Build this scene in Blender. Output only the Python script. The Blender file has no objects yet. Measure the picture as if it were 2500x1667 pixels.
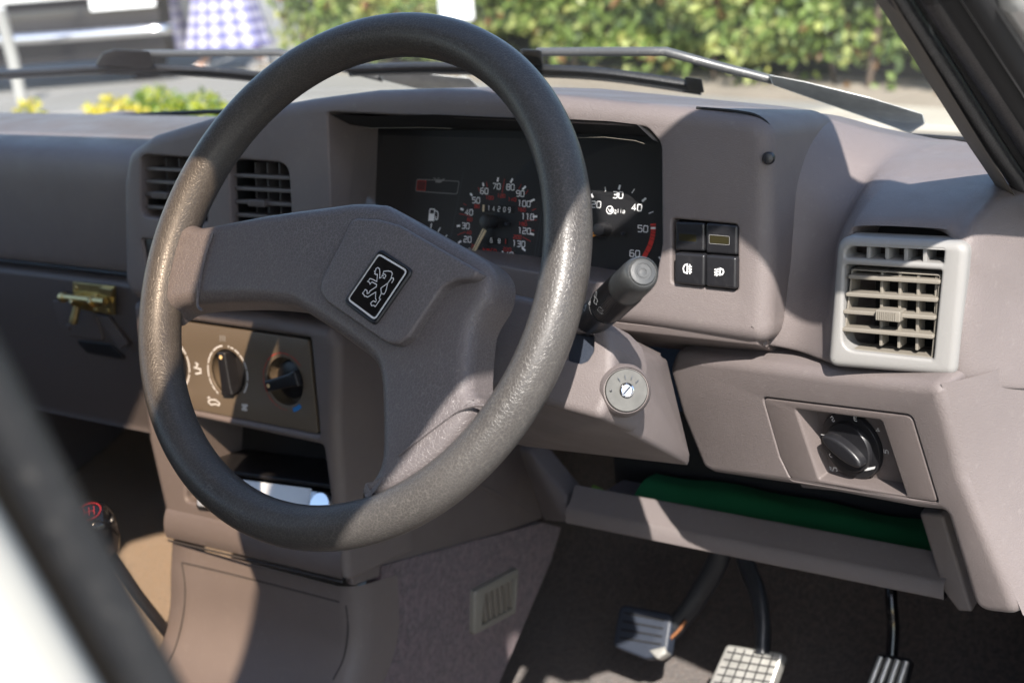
import bpy, bmesh, math, random
from mathutils import Vector, Matrix, geometry
random.seed(7)
sc = bpy.context.scene
COL = sc.collection

# ------------------------------------------------------------------ camera
# Car frame in metres: origin = centre of the steering wheel, x to the car's right, y forwards, z up; road at z = -0.82
GROUND = -0.82
FPX, IW, IH = 3504.73, 2500.0, 1667.0
CAM = Vector((.65018, -.71509, .22593))
YAW, PIT, ROL, TILT = .62415, .28746, -.07951, .5261
FW = Vector((-math.sin(YAW)*math.cos(PIT), math.cos(YAW)*math.cos(PIT), -math.sin(PIT)))
_r = Vector((math.cos(YAW), math.sin(YAW), 0)); _u = _r.cross(FW)
RT = _r*math.cos(ROL)+_u*math.sin(ROL); UP = -_r*math.sin(ROL)+_u*math.cos(ROL)
cd = bpy.data.cameras.new('camera'); cam = bpy.data.objects.new('camera', cd); COL.objects.link(cam)
m3 = Matrix((RT, UP, -FW)).transposed()
cam.matrix_world = Matrix.Translation(CAM) @ m3.to_4x4()
cd.sensor_width = 36; cd.lens = FPX/IW*36; cd.clip_start = .02; cd.clip_end = 400
cd.dof.use_dof = True; cd.dof.focus_distance = 1.0; cd.dof.aperture_fstop = 8.0
sc.camera = cam

# ------------------------------------------------------------------ light
SUN = Vector((-.46, .60, -.66)).normalized()      # the way the sunlight travels
w = bpy.data.worlds.new('World'); sc.world = w; w.use_nodes = True
wn = w.node_tree.nodes; wl = w.node_tree.links
sky = wn.new('ShaderNodeTexSky'); sky.sky_type = 'NISHITA'; sky.sun_disc = False
sky.sun_elevation = math.asin(-SUN.z); sky.sun_rotation = math.atan2(-SUN.x, -SUN.y)
sky.air_density = 1.0; sky.dust_density = .9
bg = wn['Background']; bg.inputs['Strength'].default_value = .132
wl.new(sky.outputs[0], bg.inputs['Color'])
sd = bpy.data.lights.new('sun', 'SUN'); sd.energy = 4.8; sd.angle = math.radians(.6); sd.color = (1, .94, .87)
so = bpy.data.objects.new('sun', sd); COL.objects.link(so)
so.rotation_euler = SUN.to_track_quat('-Z', 'Y').to_euler()
sc.view_settings.view_transform = 'Standard'; sc.view_settings.look = 'None'
sc.view_settings.exposure = 1.27; sc.view_settings.gamma = 1
sc.render.engine = 'CYCLES'; sc.cycles.use_denoising = True
sc.cycles.max_bounces = 8; sc.cycles.transparent_max_bounces = 12; sc.cycles.caustics_reflective = False
sc.cycles.caustics_refractive = False; sc.cycles.sample_clamp_indirect = 6

# ------------------------------------------------------------------ helpers
S = IW/2352.0
def F(x, y): return (x*S, y*S)                       # readings off the whole picture
def Zm(ox, oy, k): return lambda x, y: (ox+x/k, oy+y/k)
def ray(p): return FW+RT*((p[0]-IW/2)/FPX)+UP*((IH/2-p[1])/FPX)
def on(p, o, n):
    d = ray(p); return CAM+d*((o-CAM).dot(n)/d.dot(n))
def aX(p, X): return on(p, Vector((X, 0, 0)), Vector((1, 0, 0)))
def aY(p, Y): return on(p, Vector((0, Y, 0)), Vector((0, 1, 0)))
def aZ(p, Z): return on(p, Vector((0, 0, Z)), Vector((0, 0, 1)))
class Fr:                                            # a flat working plane: origin, right, up, normal to the viewer
    def __init__(s, o, u, v):
        s.o = Vector(o); s.u = Vector(u).normalized(); v = Vector(v)
        s.n = s.u.cross(v).normalized(); s.v = s.n.cross(s.u)
    def px(s, p):
        q = on(p, s.o, s.n)-s.o; return (q.dot(s.u), q.dot(s.v))
    def pts(s, ps, cv=F): return [s.px(cv(*p)) for p in ps]
    def W(s, a, b, h=0): return s.o+s.u*a+s.v*b+s.n*h
    def up(s, h): return Fr(s.o+s.n*h, s.u, s.v)

def link(name, me, mat=None, parent=None):
    o = bpy.data.objects.new(name, me); COL.objects.link(o)
    if mat:
        me.materials.clear(); me.materials.append(mat)
    if parent is not None: o.parent = parent
    return o
def mesh(name, vs, fs, mat, parent=None, ang=40):
    me = bpy.data.meshes.new(name); me.from_pydata([tuple(v) for v in vs], [], fs); me.validate(); me.update()
    me.polygons.foreach_set('use_smooth', [True]*len(me.polygons))
    if ang is not None: me.set_sharp_from_angle(angle=math.radians(ang))
    return link(name, me, mat, parent)
def empty(name, loc=(0, 0, 0)):
    o = bpy.data.objects.new(name, None); COL.objects.link(o); o.empty_display_size = .02
    return o
def tag(o, label=None, cat=None, group=None, kind=None):
    for k, v in (('label', label), ('category', cat), ('group', group), ('kind', kind)):
        if v: o[k] = v
    return o
def rpoly(pts, r, seg=5):                            # round the corners of a polygon
    out = []; n = len(pts)
    for i in range(n):
        a, b, c = Vector(pts[i-1]), Vector(pts[i]), Vector(pts[(i+1) % n])
        rr = r[i] if isinstance(r, (list, tuple)) else r
        e1, e2 = a-b, c-b; l1, l2 = e1.length, e2.length
        if rr <= 0 or l1 < 1e-9 or l2 < 1e-9: out.append(tuple(b)); continue
        e1 /= l1; e2 /= l2; an = e1.angle(e2, math.pi)
        if an > 3.05: out.append(tuple(b)); continue
        t = min(rr/math.tan(an/2), l1*.48, l2*.48)
        p, q = b+e1*t, b+e2*t
        for k in range(seg+1):
            s = k/seg; out.append(tuple(p*(1-s)**2+b*2*s*(1-s)+q*s*s))
    return out
def smooth(pts, n=6, closed=False):                  # Catmull-Rom through the points
    P = [Vector(p) for p in pts]; N = len(P); out = []
    rng = N if closed else N-1
    for i in range(rng):
        p1, p2 = P[i], P[(i+1) % N]
        p0 = P[i-1] if (closed or i > 0) else p1*2-p2
        p3 = P[(i+2) % N] if (closed or i+2 < N) else p2*2-p1
        for k in range(n):
            t = k/n
            out.append(.5*((2*p1)+(p2-p0)*t+(2*p0-5*p1+4*p2-p3)*t*t+(3*p1-p0-3*p2+p3)*t**3))
    if not closed: out.append(P[-1])
    return out
def area2(p): return sum(p[i-1][0]*p[i][1]-p[i][0]*p[i-1][1] for i in range(len(p)))
def offset(pts, d):                                  # inset (d>0) of a counter-clockwise polygon
    n = len(pts); out = []
    for i in range(n):
        a, b, c = Vector(pts[i-1]), Vector(pts[i]), Vector(pts[(i+1) % n])
        e1 = (b-a); e2 = (c-b)
        if e1.length < 1e-9: e1 = e2
        if e2.length < 1e-9: e2 = e1
        e1.normalize(); e2.normalize()
        n1 = Vector((-e1.y, e1.x)); n2 = Vector((-e2.y, e2.x)); m = n1+n2
        if m.length < 1e-6: m = n1.copy()
        m.normalize(); k = 1/max(.5, m.dot(n1))
        out.append(tuple(b+m*d*k))
    return out
def clean(p, eps=2e-5):
    q = []
    for a in p:
        if not q or (Vector(a)-Vector(q[-1])).length > eps: q.append(tuple(a))
    if len(q) > 1 and (Vector(q[0])-Vector(q[-1])).length < eps: q.pop()
    return q
def inside(p, P):                                    # winding number
    r = 0; n = len(P); x, y = p
    for i in range(n):
        (x1, y1), (x2, y2) = P[i-1], P[i]
        if (y1 > y) != (y2 > y) and x < (x2-x1)*(y-y1)/(y2-y1)+x1: r += 1 if y2 > y1 else -1
    return r
def tri2d(cs, base, newv=None):                                 # triangles of a polygon with holes
    pts, ed, idx = [], [], []
    for q, b0 in zip(cs, base):
        k = len(pts); n = len(q); pts += [Vector((x, y)) for x, y in q]; ed += [(k+i, k+(i+1) % n) for i in range(n)]; idx += list(range(b0, b0+n))
    V_, E_, F_, ov, oe, of = geometry.delaunay_2d_cdt(pts, ed, [], 0, 1e-7)
    out = []; extra = {}
    for f in F_:
        c = sum((V_[k] for k in f), Vector((0, 0)))/len(f)
        if sum(inside(c, q) for q in cs) == 1: out.append(tuple(idx[ov[k][0]] if ov[k] else extra.setdefault(k, newv(V_[k])) if k not in extra else extra[k] for k in f))
    return out
def plate(name, fr, outline, mat, parent=None, depth=.01, bevel=.002, holes=(), hb=None, seg=4, back=False, h=0, hd=None):
    """solid slab: front face on the frame (+h), outline rounded over by bevel, holes cut through with their own bevel"""
    vs, fs, caps, bcaps = [], [], [], []
    for ci, (c, b, dp) in enumerate([(outline, bevel, depth)]+[(x, bevel if hb is None else hb, depth if hd is None else hd) for x in holes]):
        c = clean(c)
        if (area2(c) < 0) != (ci > 0): c = c[::-1]   # outer ccw, holes cw
        n = len(c); rings = [(0, -dp)]
        if b > 0: rings += [(b*(1-math.cos(a)), -b*(1-math.sin(a))) for a in [math.pi/2*k/seg for k in range(seg+1)]]
        else: rings += [(0, 0)]
        base = len(vs)
        for (d, z) in rings:
            q = offset(c, d) if d > 0 else c
            vs += [fr.W(x, y, z+h) for x, y in q]
            last = q
        for r in range(len(rings)-1):
            for i in range(n):
                j = (i+1) % n; a = base+r*n
                fs.append((a+i, a+j, a+n+j, a+n+i))
        caps.append((last, base+(len(rings)-1)*n)); bcaps.append((c, base))
    def cap(cs, flip):
        def newv(p):
            vs.append(fr.W(p.x, p.y, h-(depth if flip else 0))); return len(vs)-1
        for a, b, c in tri2d([q for q, b0 in cs], [b0 for q, b0 in cs], newv):
            A, B, C = vs[a], vs[b], vs[c]
            up = (B-A).cross(C-A).dot(fr.n) > 0
            fs.append((a, b, c) if up != flip else (c, b, a))
    cap(caps, False)
    if back: cap(bcaps, True)
    return mesh(name, vs, fs, mat, parent)
def rect(u0, u1, v0, v1, r=0, seg=5): return rpoly([(u0, v0), (u1, v0), (u1, v1), (u0, v1)], r, seg)
def loft(name, rows, mat, parent=None, closed=False, cap=False, ang=60, flip=False):
    n = len(rows[0]); vs = [v for r in rows for v in r]; fs = []
    for i in range(len(rows)-1):
        for j in range(n if closed else n-1):
            k = (j+1) % n; q = (i*n+j, i*n+k, (i+1)*n+k, (i+1)*n+j)
            fs.append(q[::-1] if flip else q)
    if cap: fs.append(tuple(range(n))[::-1]); fs.append(tuple(range((len(rows)-1)*n, len(rows)*n)))
    return mesh(name, vs, fs, mat, parent, ang)
def tube(name, pts, rad, mat, parent=None, n=12, flat=None, up=Vector((0, 0, 1)), ang=50):
    P = [Vector(p) for p in pts]; rows = []
    for i, p in enumerate(P):
        t = (P[min(i+1, len(P)-1)]-P[max(i-1, 0)]).normalized()
        a = up.cross(t)
        if a.length < 1e-3: a = Vector((1, 0, 0)).cross(t)
        a.normalize(); b = t.cross(a)
        r = rad(i/(len(P)-1)) if callable(rad) else rad
        f = flat or 1
        rows.append([p+a*math.cos(k*2*math.pi/n)*r+b*math.sin(k*2*math.pi/n)*r*f for k in range(n)])
    return loft(name, rows, mat, parent, closed=True, cap=True, ang=ang)
def lathe(name, o, ax, prof, mat, parent=None, n=32, ang=35, ref=None):
    ax = Vector(ax).normalized(); a = (Vector(ref) if ref else Vector((0, 0, 1))); a = (a-ax*a.dot(ax)).normalized(); b = ax.cross(a)
    rows = [[Vector(o)+ax*z+(a*math.cos(2*math.pi*k/n)+b*math.sin(2*math.pi*k/n))*r for k in range(n)] for r, z in prof]
    return loft(name, rows, mat, parent, closed=True, cap=True, ang=ang)
def hull(name, pts, mat, parent=None, bevel=.006, seg=3):
    bm = bmesh.new()
    for p in pts: bm.verts.new(p)
    bmesh.ops.convex_hull(bm, input=bm.verts[:])
    bmesh.ops.delete(bm, geom=[v for v in bm.verts if not v.link_faces], context='VERTS')
    bmesh.ops.dissolve_limit(bm, angle_limit=math.radians(4), verts=bm.verts[:], edges=bm.edges[:])
    if bevel: bmesh.ops.bevel(bm, geom=bm.edges[:], offset=bevel, segments=seg, profile=.6, affect='EDGES', clamp_overlap=True)
    bmesh.ops.recalc_face_normals(bm, faces=bm.faces[:])
    me = bpy.data.meshes.new(name); bm.to_mesh(me); bm.free()
    me.polygons.foreach_set('use_smooth', [True]*len(me.polygons)); me.set_sharp_from_angle(angle=math.radians(35))
    return link(name, me, mat, parent)
def ribbon_geo(fr, lines, wd, h=0):                  # flat strokes lying on a frame
    vs, fs = [], []
    for L in lines:
        closed = len(L) > 2 and L[0] == L[-1]
        P = [Vector(p) for p in clean(L, 1e-6)]; n = len(P)
        if n < 2: continue
        base = len(vs)
        for i in range(n):
            a = P[i-1] if (closed or i > 0) else None; c = P[(i+1) % n] if (closed or i < n-1) else None
            e1 = (P[i]-a).normalized() if a is not None else (c-P[i]).normalized()
            e2 = (c-P[i]).normalized() if c is not None else e1
            m = Vector((-e1.y-e2.y, e1.x+e2.x)); m = m.normalized() if m.length > 1e-6 else Vector((-e1.y, e1.x))
            k = 1/max(.6, m.dot(Vector((-e1.y, e1.x))))
            for sg in (-1, 1):
                q = P[i]+m*(sg*wd/2*k); vs.append(fr.W(q.x, q.y, h))
        for i in range(n if closed else n-1):
            j = (i+1) % n; fs.append((base+2*i, base+2*j, base+2*j+1, base+2*i+1))
    return vs, fs
def ribbon(name, fr, lines, wd, mat, parent=None, h=.0003):
    vs, fs = ribbon_geo(fr, lines, wd, h); return mesh(name, vs, fs, mat, parent, None)
def fills(name, fr, polys, mat, parent=None, h=.0003):
    vs, fs = [], []
    for P in polys:
        P = clean(P)
        if area2(P) < 0: P = P[::-1]
        b = len(vs); vs += [fr.W(x, y, h) for x, y in P]
        for t in geometry.tessellate_polygon([[Vector((x, y, 0)) for x, y in P]]):
            A, B, C = (vs[b+k] for k in t)
            fs.append(tuple(b+k for k in t) if (B-A).cross(C-A).dot(fr.n) > 0 else tuple(b+k for k in t[::-1]))
    return mesh(name, vs, fs, mat, parent, None)
def arc(cx, cy, r, a0, a1, n=24): return [(cx+r*math.cos(math.radians(a0+(a1-a0)*k/n)), cy+r*math.sin(math.radians(a0+(a1-a0)*k/n))) for k in range(n+1)]
# squared stroke lettering on a 0.7 x 1 box
_R = [(.12, 0), (.58, 0), (.7, .12), (.7, .88), (.58, 1), (.12, 1), (0, .88), (0, .12), (.12, 0)]
GL = {'0': [_R], '1': [[(.1, 1), (.35, 1), (.35, 0)]], '2': [[(0, 1), (.58, 1), (.7, .9), (.7, .6), (.58, .5), (.12, .5), (0, .4), (0, 0), (.7, 0)]],
 '3': [[(0, 1), (.58, 1), (.7, .9), (.7, .62), (.58, .52), (.15, .52)], [(.58, .52), (.7, .42), (.7, .12), (.58, 0), (0, 0)]],
 '4': [[(.5, 0), (.5, 1), (0, .3), (.7, .3)]], '5': [[(.7, 1), (0, 1), (0, .58), (.58, .58), (.7, .46), (.7, .12), (.58, 0), (0, 0)]],
 '6': [[(.65, 1), (.12, 1), (0, .88), (0, .12), (.12, 0), (.58, 0), (.7, .12), (.7, .45), (.58, .55), (0, .55)]],
 '7': [[(0, 1), (.7, 1), (.25, 0)]], '8': [_R, [(0, .52), (.7, .52)]],
 '9': [[(.05, 0), (.58, 0), (.7, .12), (.7, .88), (.58, 1), (.12, 1), (0, .88), (0, .58), (.12, .46), (.7, .46)]],
 'M': [[(0, 0), (0, 1), (.35, .45), (.7, 1), (.7, 0)]], 'P': [[(0, 0), (0, 1), (.6, 1), (.7, .9), (.7, .55), (.6, .45), (0, .45)]],
 'H': [[(0, 0), (0, 1)], [(.7, 0), (.7, 1)], [(0, .5), (.7, .5)]], 'k': [[(0, 0), (0, 1)], [(.6, .7), (0, .3)], [(.2, .42), (.65, 0)]],
 'm': [[(0, 0), (0, .65), (.7, .65), (.7, 0)], [(.35, .65), (.35, 0)]], 'h': [[(0, 0), (0, 1)], [(0, .62), (.6, .62), (.65, .5), (.65, 0)]],
 '/': [[(0, -.05), (.5, 1.05)]], 'r': [[(.1, 0), (.1, .65), (.6, .65)]], 'i': [[(.35, 0), (.35, .65)], [(.35, .85), (.35, .98)]],
 'n': [[(0, 0), (0, .65), (.6, .65), (.65, .55), (.65, 0)]], 'x': [[(0, 0), (.6, .6)], [(0, .6), (.6, 0)]], ' ': [],
 'e': [[(0, .33), (.65, .33), (.65, .65), (0, .65), (0, 0), (.6, 0)]], 'g': [[(.65, 0), (0, 0), (0, .65), (.65, .65), (.65, -.3), (.05, -.3)]],
 'l': [[(.35, 0), (.35, 1)]], 'a': [[(.05, .65), (.65, .65), (.65, 0), (0, 0), (0, .35), (.65, .35)]], 'V': [[(0, 1), (.35, 0), (.7, 1)]]}
def text(name, fr, s, c, ht, mat, parent=None, wd=None, rot=0, sx=1.0, h=.0003, slant=0):
    adv = .98; L = []; n = len(s); tot = (n-1)*adv+.7
    cr, sr = math.cos(rot), math.sin(rot)
    for i, ch in enumerate(s):
        for pl in GL[ch]:
            q = []
            for x, y in pl:
                X = ((x+i*adv-tot/2)*sx+(y-.5)*slant)*ht; Y = (y-.5)*ht
                q.append((c[0]+X*cr-Y*sr, c[1]+X*sr+Y*cr))
            L.append(q)
    return ribbon(name, fr, L, wd or ht*.16, mat, parent, h)

# ------------------------------------------------------------------ materials
def mat(name, col, rough=.5, metal=0, spec=.5, bump=None, var=0, var_scale=8, edge=None, coat=0, col2=None, sheen=0, dust=0):
    m = bpy.data.materials.new(name); m.use_nodes = True; N = m.node_tree.nodes; L = m.node_tree.links
    b = N['Principled BSDF']; b.inputs['Base Color'].default_value = (*col, 1); b.inputs['Roughness'].default_value = rough
    b.inputs['Metallic'].default_value = metal; b.inputs['Specular IOR Level'].default_value = spec
    if coat: b.inputs['Coat Weight'].default_value = coat; b.inputs['Coat Roughness'].default_value = .08
    if sheen: b.inputs['Sheen Weight'].default_value = sheen; b.inputs['Sheen Roughness'].default_value = .5
    tc = N.new('ShaderNodeTexCoord'); cur = None
    def rgb(c):
        n = N.new('ShaderNodeRGB'); n.outputs[0].default_value = (*c, 1); return n.outputs[0]
    def mix(f, a, c, mode='MIX'):
        n = N.new('ShaderNodeMix'); n.data_type = 'RGBA'; n.blend_type = mode
        if isinstance(f, (int, float)): n.inputs[0].default_value = f
        else: L.new(f, n.inputs[0])
        L.new(a, n.inputs[6]); L.new(c, n.inputs[7]); return n.outputs[2]
    def ramp(src, a, c):
        n = N.new('ShaderNodeMapRange'); n.inputs[1].default_value = a; n.inputs[2].default_value = c; L.new(src, n.inputs[0]); return n.outputs[0]
    def noise(scale, det=4, rough_=.6):
        n = N.new('ShaderNodeTexNoise'); n.inputs['Scale'].default_value = scale; n.inputs['Detail'].default_value = det
        n.inputs['Roughness'].default_value = rough_; L.new(tc.outputs['Object'], n.inputs['Vector']); return n.outputs['Fac']
    cur = rgb(col)
    if var or col2:
        c2 = col2 or tuple(min(1, c*(1-var)) for c in col)
        cur = mix(ramp(noise(var_scale), .35, .65), cur, rgb(c2))
    hsrc = None
    if bump:
        kind, scale, strength, dist = bump
        bn = N.new('ShaderNodeBump'); bn.inputs['Strength'].default_value = strength; bn.inputs['Distance'].default_value = dist
        if kind == 'leather':
            wv = N.new('ShaderNodeTexNoise'); wv.inputs['Scale'].default_value = scale*.45; wv.inputs['Detail'].default_value = 2
            L.new(tc.outputs['Object'], wv.inputs['Vector'])
            va = N.new('ShaderNodeVectorMath'); va.operation = 'MULTIPLY_ADD'; va.inputs[1].default_value = (1.6/scale,)*3
            L.new(wv.outputs['Color'], va.inputs[0]); L.new(tc.outputs['Object'], va.inputs[2])
            v = N.new('ShaderNodeTexVoronoi'); v.feature = 'DISTANCE_TO_EDGE'; v.inputs['Scale'].default_value = scale
            L.new(va.outputs[0], v.inputs['Vector'])
            hsrc = ramp(v.outputs['Distance'], .01, .075)
            if edge:
                cur = mix(hsrc, rgb(edge), cur)
        elif kind == 'noise': hsrc = noise(scale, 3, .65)
        elif kind == 'fibre': hsrc = noise(scale, 6, .8)
        elif kind == 'vor':
            v = N.new('ShaderNodeTexVoronoi'); v.inputs['Scale'].default_value = scale; L.new(tc.outputs['Object'], v.inputs['Vector']); hsrc = v.outputs['Distance']
        if kind in ('fibre',): cur = mix(ramp(hsrc, .42, .58), cur, mix(1.0, cur, rgb((.35, .35, .35)), 'MULTIPLY'))
        L.new(hsrc, bn.inputs['Height']); L.new(bn.outputs[0], b.inputs['Normal'])
    if dust:                                        # pale dust specks and smears, roughness varied with them
        n2 = ramp(noise(150, 8, .8), .56, .74); mm = N.new('ShaderNodeMath'); mm.operation = 'MULTIPLY'; mm.inputs[1].default_value = dust
        L.new(n2, mm.inputs[0]); cur = mix(mm.outputs[0], cur, rgb((.5, .47, .43)))
        rr = N.new('ShaderNodeMapRange'); rr.inputs[1].default_value = .3; rr.inputs[2].default_value = .7
        rr.inputs[3].default_value = rough*.85; rr.inputs[4].default_value = min(1, rough*1.2)
        L.new(noise(22, 4), rr.inputs[0]); L.new(rr.outputs[0], b.inputs['Roughness'])
    L.new(cur, b.inputs['Base Color'])
    return m
def clear(name, tint=(1, 1, 1), refl=.06, rough=.0):
    m = bpy.data.materials.new(name); m.use_nodes = True; N = m.node_tree.nodes; L = m.node_tree.links
    N.remove(N['Principled BSDF']); t = N.new('ShaderNodeBsdfTransparent'); t.inputs[0].default_value = (*tint, 1)
    g = N.new('ShaderNodeBsdfGlossy'); g.inputs['Roughness'].default_value = rough; g.inputs[0].default_value = (1, 1, 1, 1)
    lw = N.new('ShaderNodeLayerWeight'); lw.inputs[0].default_value = .5
    pw = N.new('ShaderNodeMath'); pw.operation = 'POWER'; pw.inputs[1].default_value = 5; L.new(lw.outputs['Facing'], pw.inputs[0])
    mm = N.new('ShaderNodeMath'); mm.operation = 'MULTIPLY_ADD'; mm.inputs[1].default_value = .9*min(1, refl/.04); mm.inputs[2].default_value = refl; mm.use_clamp = True
    L.new(pw.outputs[0], mm.inputs[0]); x = N.new('ShaderNodeMixShader')
    L.new(mm.outputs[0], x.inputs[0]); L.new(t.outputs[0], x.inputs[1]); L.new(g.outputs[0], x.inputs[2])
    L.new(x.outputs[0], N['Material Output'].inputs['Surface']); return m
M = {}
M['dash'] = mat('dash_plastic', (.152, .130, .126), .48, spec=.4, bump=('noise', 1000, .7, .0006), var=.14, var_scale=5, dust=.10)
M['dash2'] = mat('console_plastic', (.130, .109, .104), .5, spec=.4, bump=('noise', 1000, .6, .0006), var=.14, var_scale=5, dust=.08)
M['rim'] = mat('wheel_rim_skin', (.054, .0495, .047), .36, spec=.45, bump=('leather', 440, .26, .0006), edge=(.085, .078, .071), var=.15, var_scale=14, dust=.05)
M['hub'] = mat('wheel_hub_skin', (.105, .092, .093), .42, bump=('leather', 400, .42, .0008), edge=(.15, .132, .13), dust=.06)
M['black'] = mat('black_plastic', (.012, .012, .014), .35, bump=('noise', 1200, .15, .0005), dust=.04)
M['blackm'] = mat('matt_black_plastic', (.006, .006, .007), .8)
M['gloss'] = mat('gloss_black', (.006, .006, .007), .08)
M['rubber'] = mat('black_rubber', (.014, .0145, .016), .42, bump=('vor', 700, .35, .0006), dust=.12)
M['vent'] = mat('grey_vent_plastic', (.225, .22, .212), .42, bump=('noise', 1300, .25, .0005), dust=.08)
M['slat'] = mat('beige_slat_plastic', (.18, .163, .137), .45, bump=('noise', 1300, .2, .0004))
M['vslat'] = mat('brown_slat_plastic', (.09, .08, .078), .5)
M['white'] = mat('white_print', (.6, .6, .6), .5)
M['red'] = mat('red_print', (.45, .025, .02), .5)
M['dwhite'] = mat('dial_white', (.93, .93, .93), .5)
M['dred'] = mat('dial_red', (.62, .03, .02), .5)
M['blue'] = mat('blue_print', (.02, .16, .45), .5)
M['cream'] = mat('cream_needle', (.72, .58, .36), .45)
M['orange'] = mat('orange_needle', (.75, .30, .04), .45)
M['dial'] = mat('dial_face', (.006, .006, .0075), .55)
M['lens'] = clear('dial_lens', (1, 1, 1), .035, .02)
M['glass'] = clear('windscreen_glass', (.97, .985, .975), .03)
def add_dust(m, amount):                             # a thin film of dust and wiper smears on the glass
    N = m.node_tree.nodes; L = m.node_tree.links; out = N['Material Output']; src = out.inputs['Surface'].links[0].from_socket
    d = N.new('ShaderNodeBsdfDiffuse'); d.inputs[0].default_value = (.75, .72, .66, 1); t = N.new('ShaderNodeBsdfTranslucent'); t.inputs[0].default_value = (.75, .72, .66, 1)
    a = N.new('ShaderNodeMixShader'); L.new(d.outputs[0], a.inputs[1]); L.new(t.outputs[0], a.inputs[2])
    tc = N.new('ShaderNodeTexCoord'); mp = N.new('ShaderNodeMapping'); mp.inputs['Scale'].default_value = (2, 6, 6); L.new(tc.outputs['Object'], mp.inputs[0])
    n = N.new('ShaderNodeTexNoise'); n.inputs['Scale'].default_value = 3; n.inputs['Detail'].default_value = 8; L.new(mp.outputs[0], n.inputs['Vector'])
    r = N.new('ShaderNodeMapRange'); r.inputs[1].default_value = .35; r.inputs[2].default_value = .75; r.inputs[3].default_value = amount*.5; r.inputs[4].default_value = amount*1.6; L.new(n.outputs['Fac'], r.inputs[0])
    x = N.new('ShaderNodeMixShader'); L.new(r.outputs[0], x.inputs[0]); L.new(src, x.inputs[1]); L.new(a.outputs[0], x.inputs[2]); L.new(x.outputs[0], out.inputs['Surface'])
add_dust(M['glass'], .045)
M['tint'] = clear('added_bronze_glass', (.88, .72, .56), .03)  # glass of the added roof panel, warms its sunbeam
M['climate'] = mat('heater_panel', (.115, .092, .068), .42, bump=('noise', 1500, .2, .0004), var=.08)
M['steel'] = mat('worn_steel', (.085, .083, .076), .4, metal=.4, var=.25, var_scale=120)
M['chrome'] = mat('chrome', (.8, .8, .82), .12, metal=1)
M['brass'] = mat('brass', (.70, .56, .27), .34, metal=1, var=.2, var_scale=90)
M['carpet'] = mat('brown_carpet', (.078, .052, .040), .95, bump=('fibre', 200, .9, .004), sheen=.3)
M['tan'] = mat('tan_carpet', (.24, .145, .06), .95, bump=('fibre', 420, .9, .003), sheen=.3)
M['mauve'] = mat('mauve_carpet', (.135, .080, .090), .95, bump=('fibre', 170, 1.0, .004), sheen=.3)
M['green'] = mat('green_cloth', (.006, .13, .04), .8, bump=('noise', 300, .2, .001))
M['lime'] = mat('lime_paper', (.12, .25, .03), .7)
M['paint'] = mat('cream_white_paint', (.37, .37, .355), .3, coat=.6)
M['post'] = mat('pillar_paint', (.42, .41, .375), .55)
M['silver'] = mat('silver_plastic', (.55, .58, .62), .25, metal=.6)
M['lcd'] = mat('sky_grey_lcd', (.55, .60, .66), .2)  # grey display, with the brightness of reflected sky put into its colour
M['headlin'] = mat('headlining', (.45, .42, .38), .9)
M['worn'] = mat('worn_alloy', (.62, .61, .57), .42, metal=.7, var=.25, var_scale=60)
M['bluerub'] = mat('blue_black_rubber', (.022, .028, .042), .5, bump=('noise', 600, .3, .001))
M['arm'] = mat('painted_arm', (.02, .022, .026), .35, dust=.1)
M['rust'] = mat('rusty_edge', (.20, .08, .03), .7)
# ================================================================== steering wheel
ct, st = math.cos(TILT), math.sin(TILT)
AX = Vector((0, -ct, st)); WF = Fr((0, 0, 0), (1, 0, 0), (0, st, ct))
wheel = tag(empty('steering_wheel'), 'dark grey leather-grained steering wheel with two spokes, turned to the right', 'steering wheel')
R0, T0 = .175, .01525
rows = []
for i in range(144):
    a = 2*math.pi*i/144; e = WF.u*math.cos(a)+WF.v*math.sin(a)
    # finger swells on the back of the rim
    rows.append([e*(R0+T0*math.cos(b))+AX*T0*math.sin(b)*1.06 for b in [2*math.pi*k/28 for k in range(28)]])
rows.append(rows[0])
loft('rim', rows, M['rim'], wheel, closed=True, ang=80)
HF = WF.up(.008)
hub_o = WF.up(-.013).pts([(424, 500), (452, 517), (480, 532), (512, 534), (650, 508), (800, 488), (850, 482), (905, 485), (930, 492), (1030, 548), (1120, 598), (1155, 626),
    (1168, 660), (1160, 705), (1134, 748), (1121, 790), (1115, 905), (1135, 935), (1075, 1030), (1000, 1100), (900, 1155), (862, 1148), (893, 1105), (910, 1060), (911, 960), (906, 880), (890, 840), (850, 808),
    (790, 765), (720, 722), (690, 712), (600, 705), (500, 708), (445, 716), (420, 728), (398, 742), (372, 725), (364, 680), (378, 600), (410, 530)])
hub_o = [tuple(p) for p in smooth([Vector(p) for p in hub_o], 3, True)]
plate('spokes', HF, hub_o, M['hub'], wheel, depth=.03, bevel=.0105, seg=6, back=True)
PF = WF.up(.0165)
pad_o = PF.pts([(806, 500), (788, 545), (738, 640), (733, 668), (748, 692), (885, 787), (912, 790), (938, 772), (1018, 655), (1048, 643), (1085, 640), (1100, 622), (1012, 572), (915, 516), (868, 503)])
pad = plate('horn_pad', PF, rpoly(pad_o, [.008, .03, .03, .008, .008, .03, .008, .008, .03, .012, .007, .007, .03, .012, .012]), M['hub'], wheel, depth=.014, bevel=.0022, seg=4)
LF = WF.up(.0095)
for nm, ln in (('seam_line', [(487, 536), (468, 590), (455, 660), (452, 700), (462, 712)]), ('seam_line', [(1112, 930), (1085, 931), (1045, 945), (990, 985), (912, 1045)])):
    tube(nm, [LF.W(*LF.px(F(*q)), -.0008) for q in smooth([Vector(q) for q in ln], 5)], .0011, M['hub'], wheel, n=6)
z3 = Zm(820, 580, 6.533); BF = WF.up(.0185)
bo = rpoly(BF.pts([(95, 1020), (610, 1405), (1230, 520), (690, 165)], z3), .0045)
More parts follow.
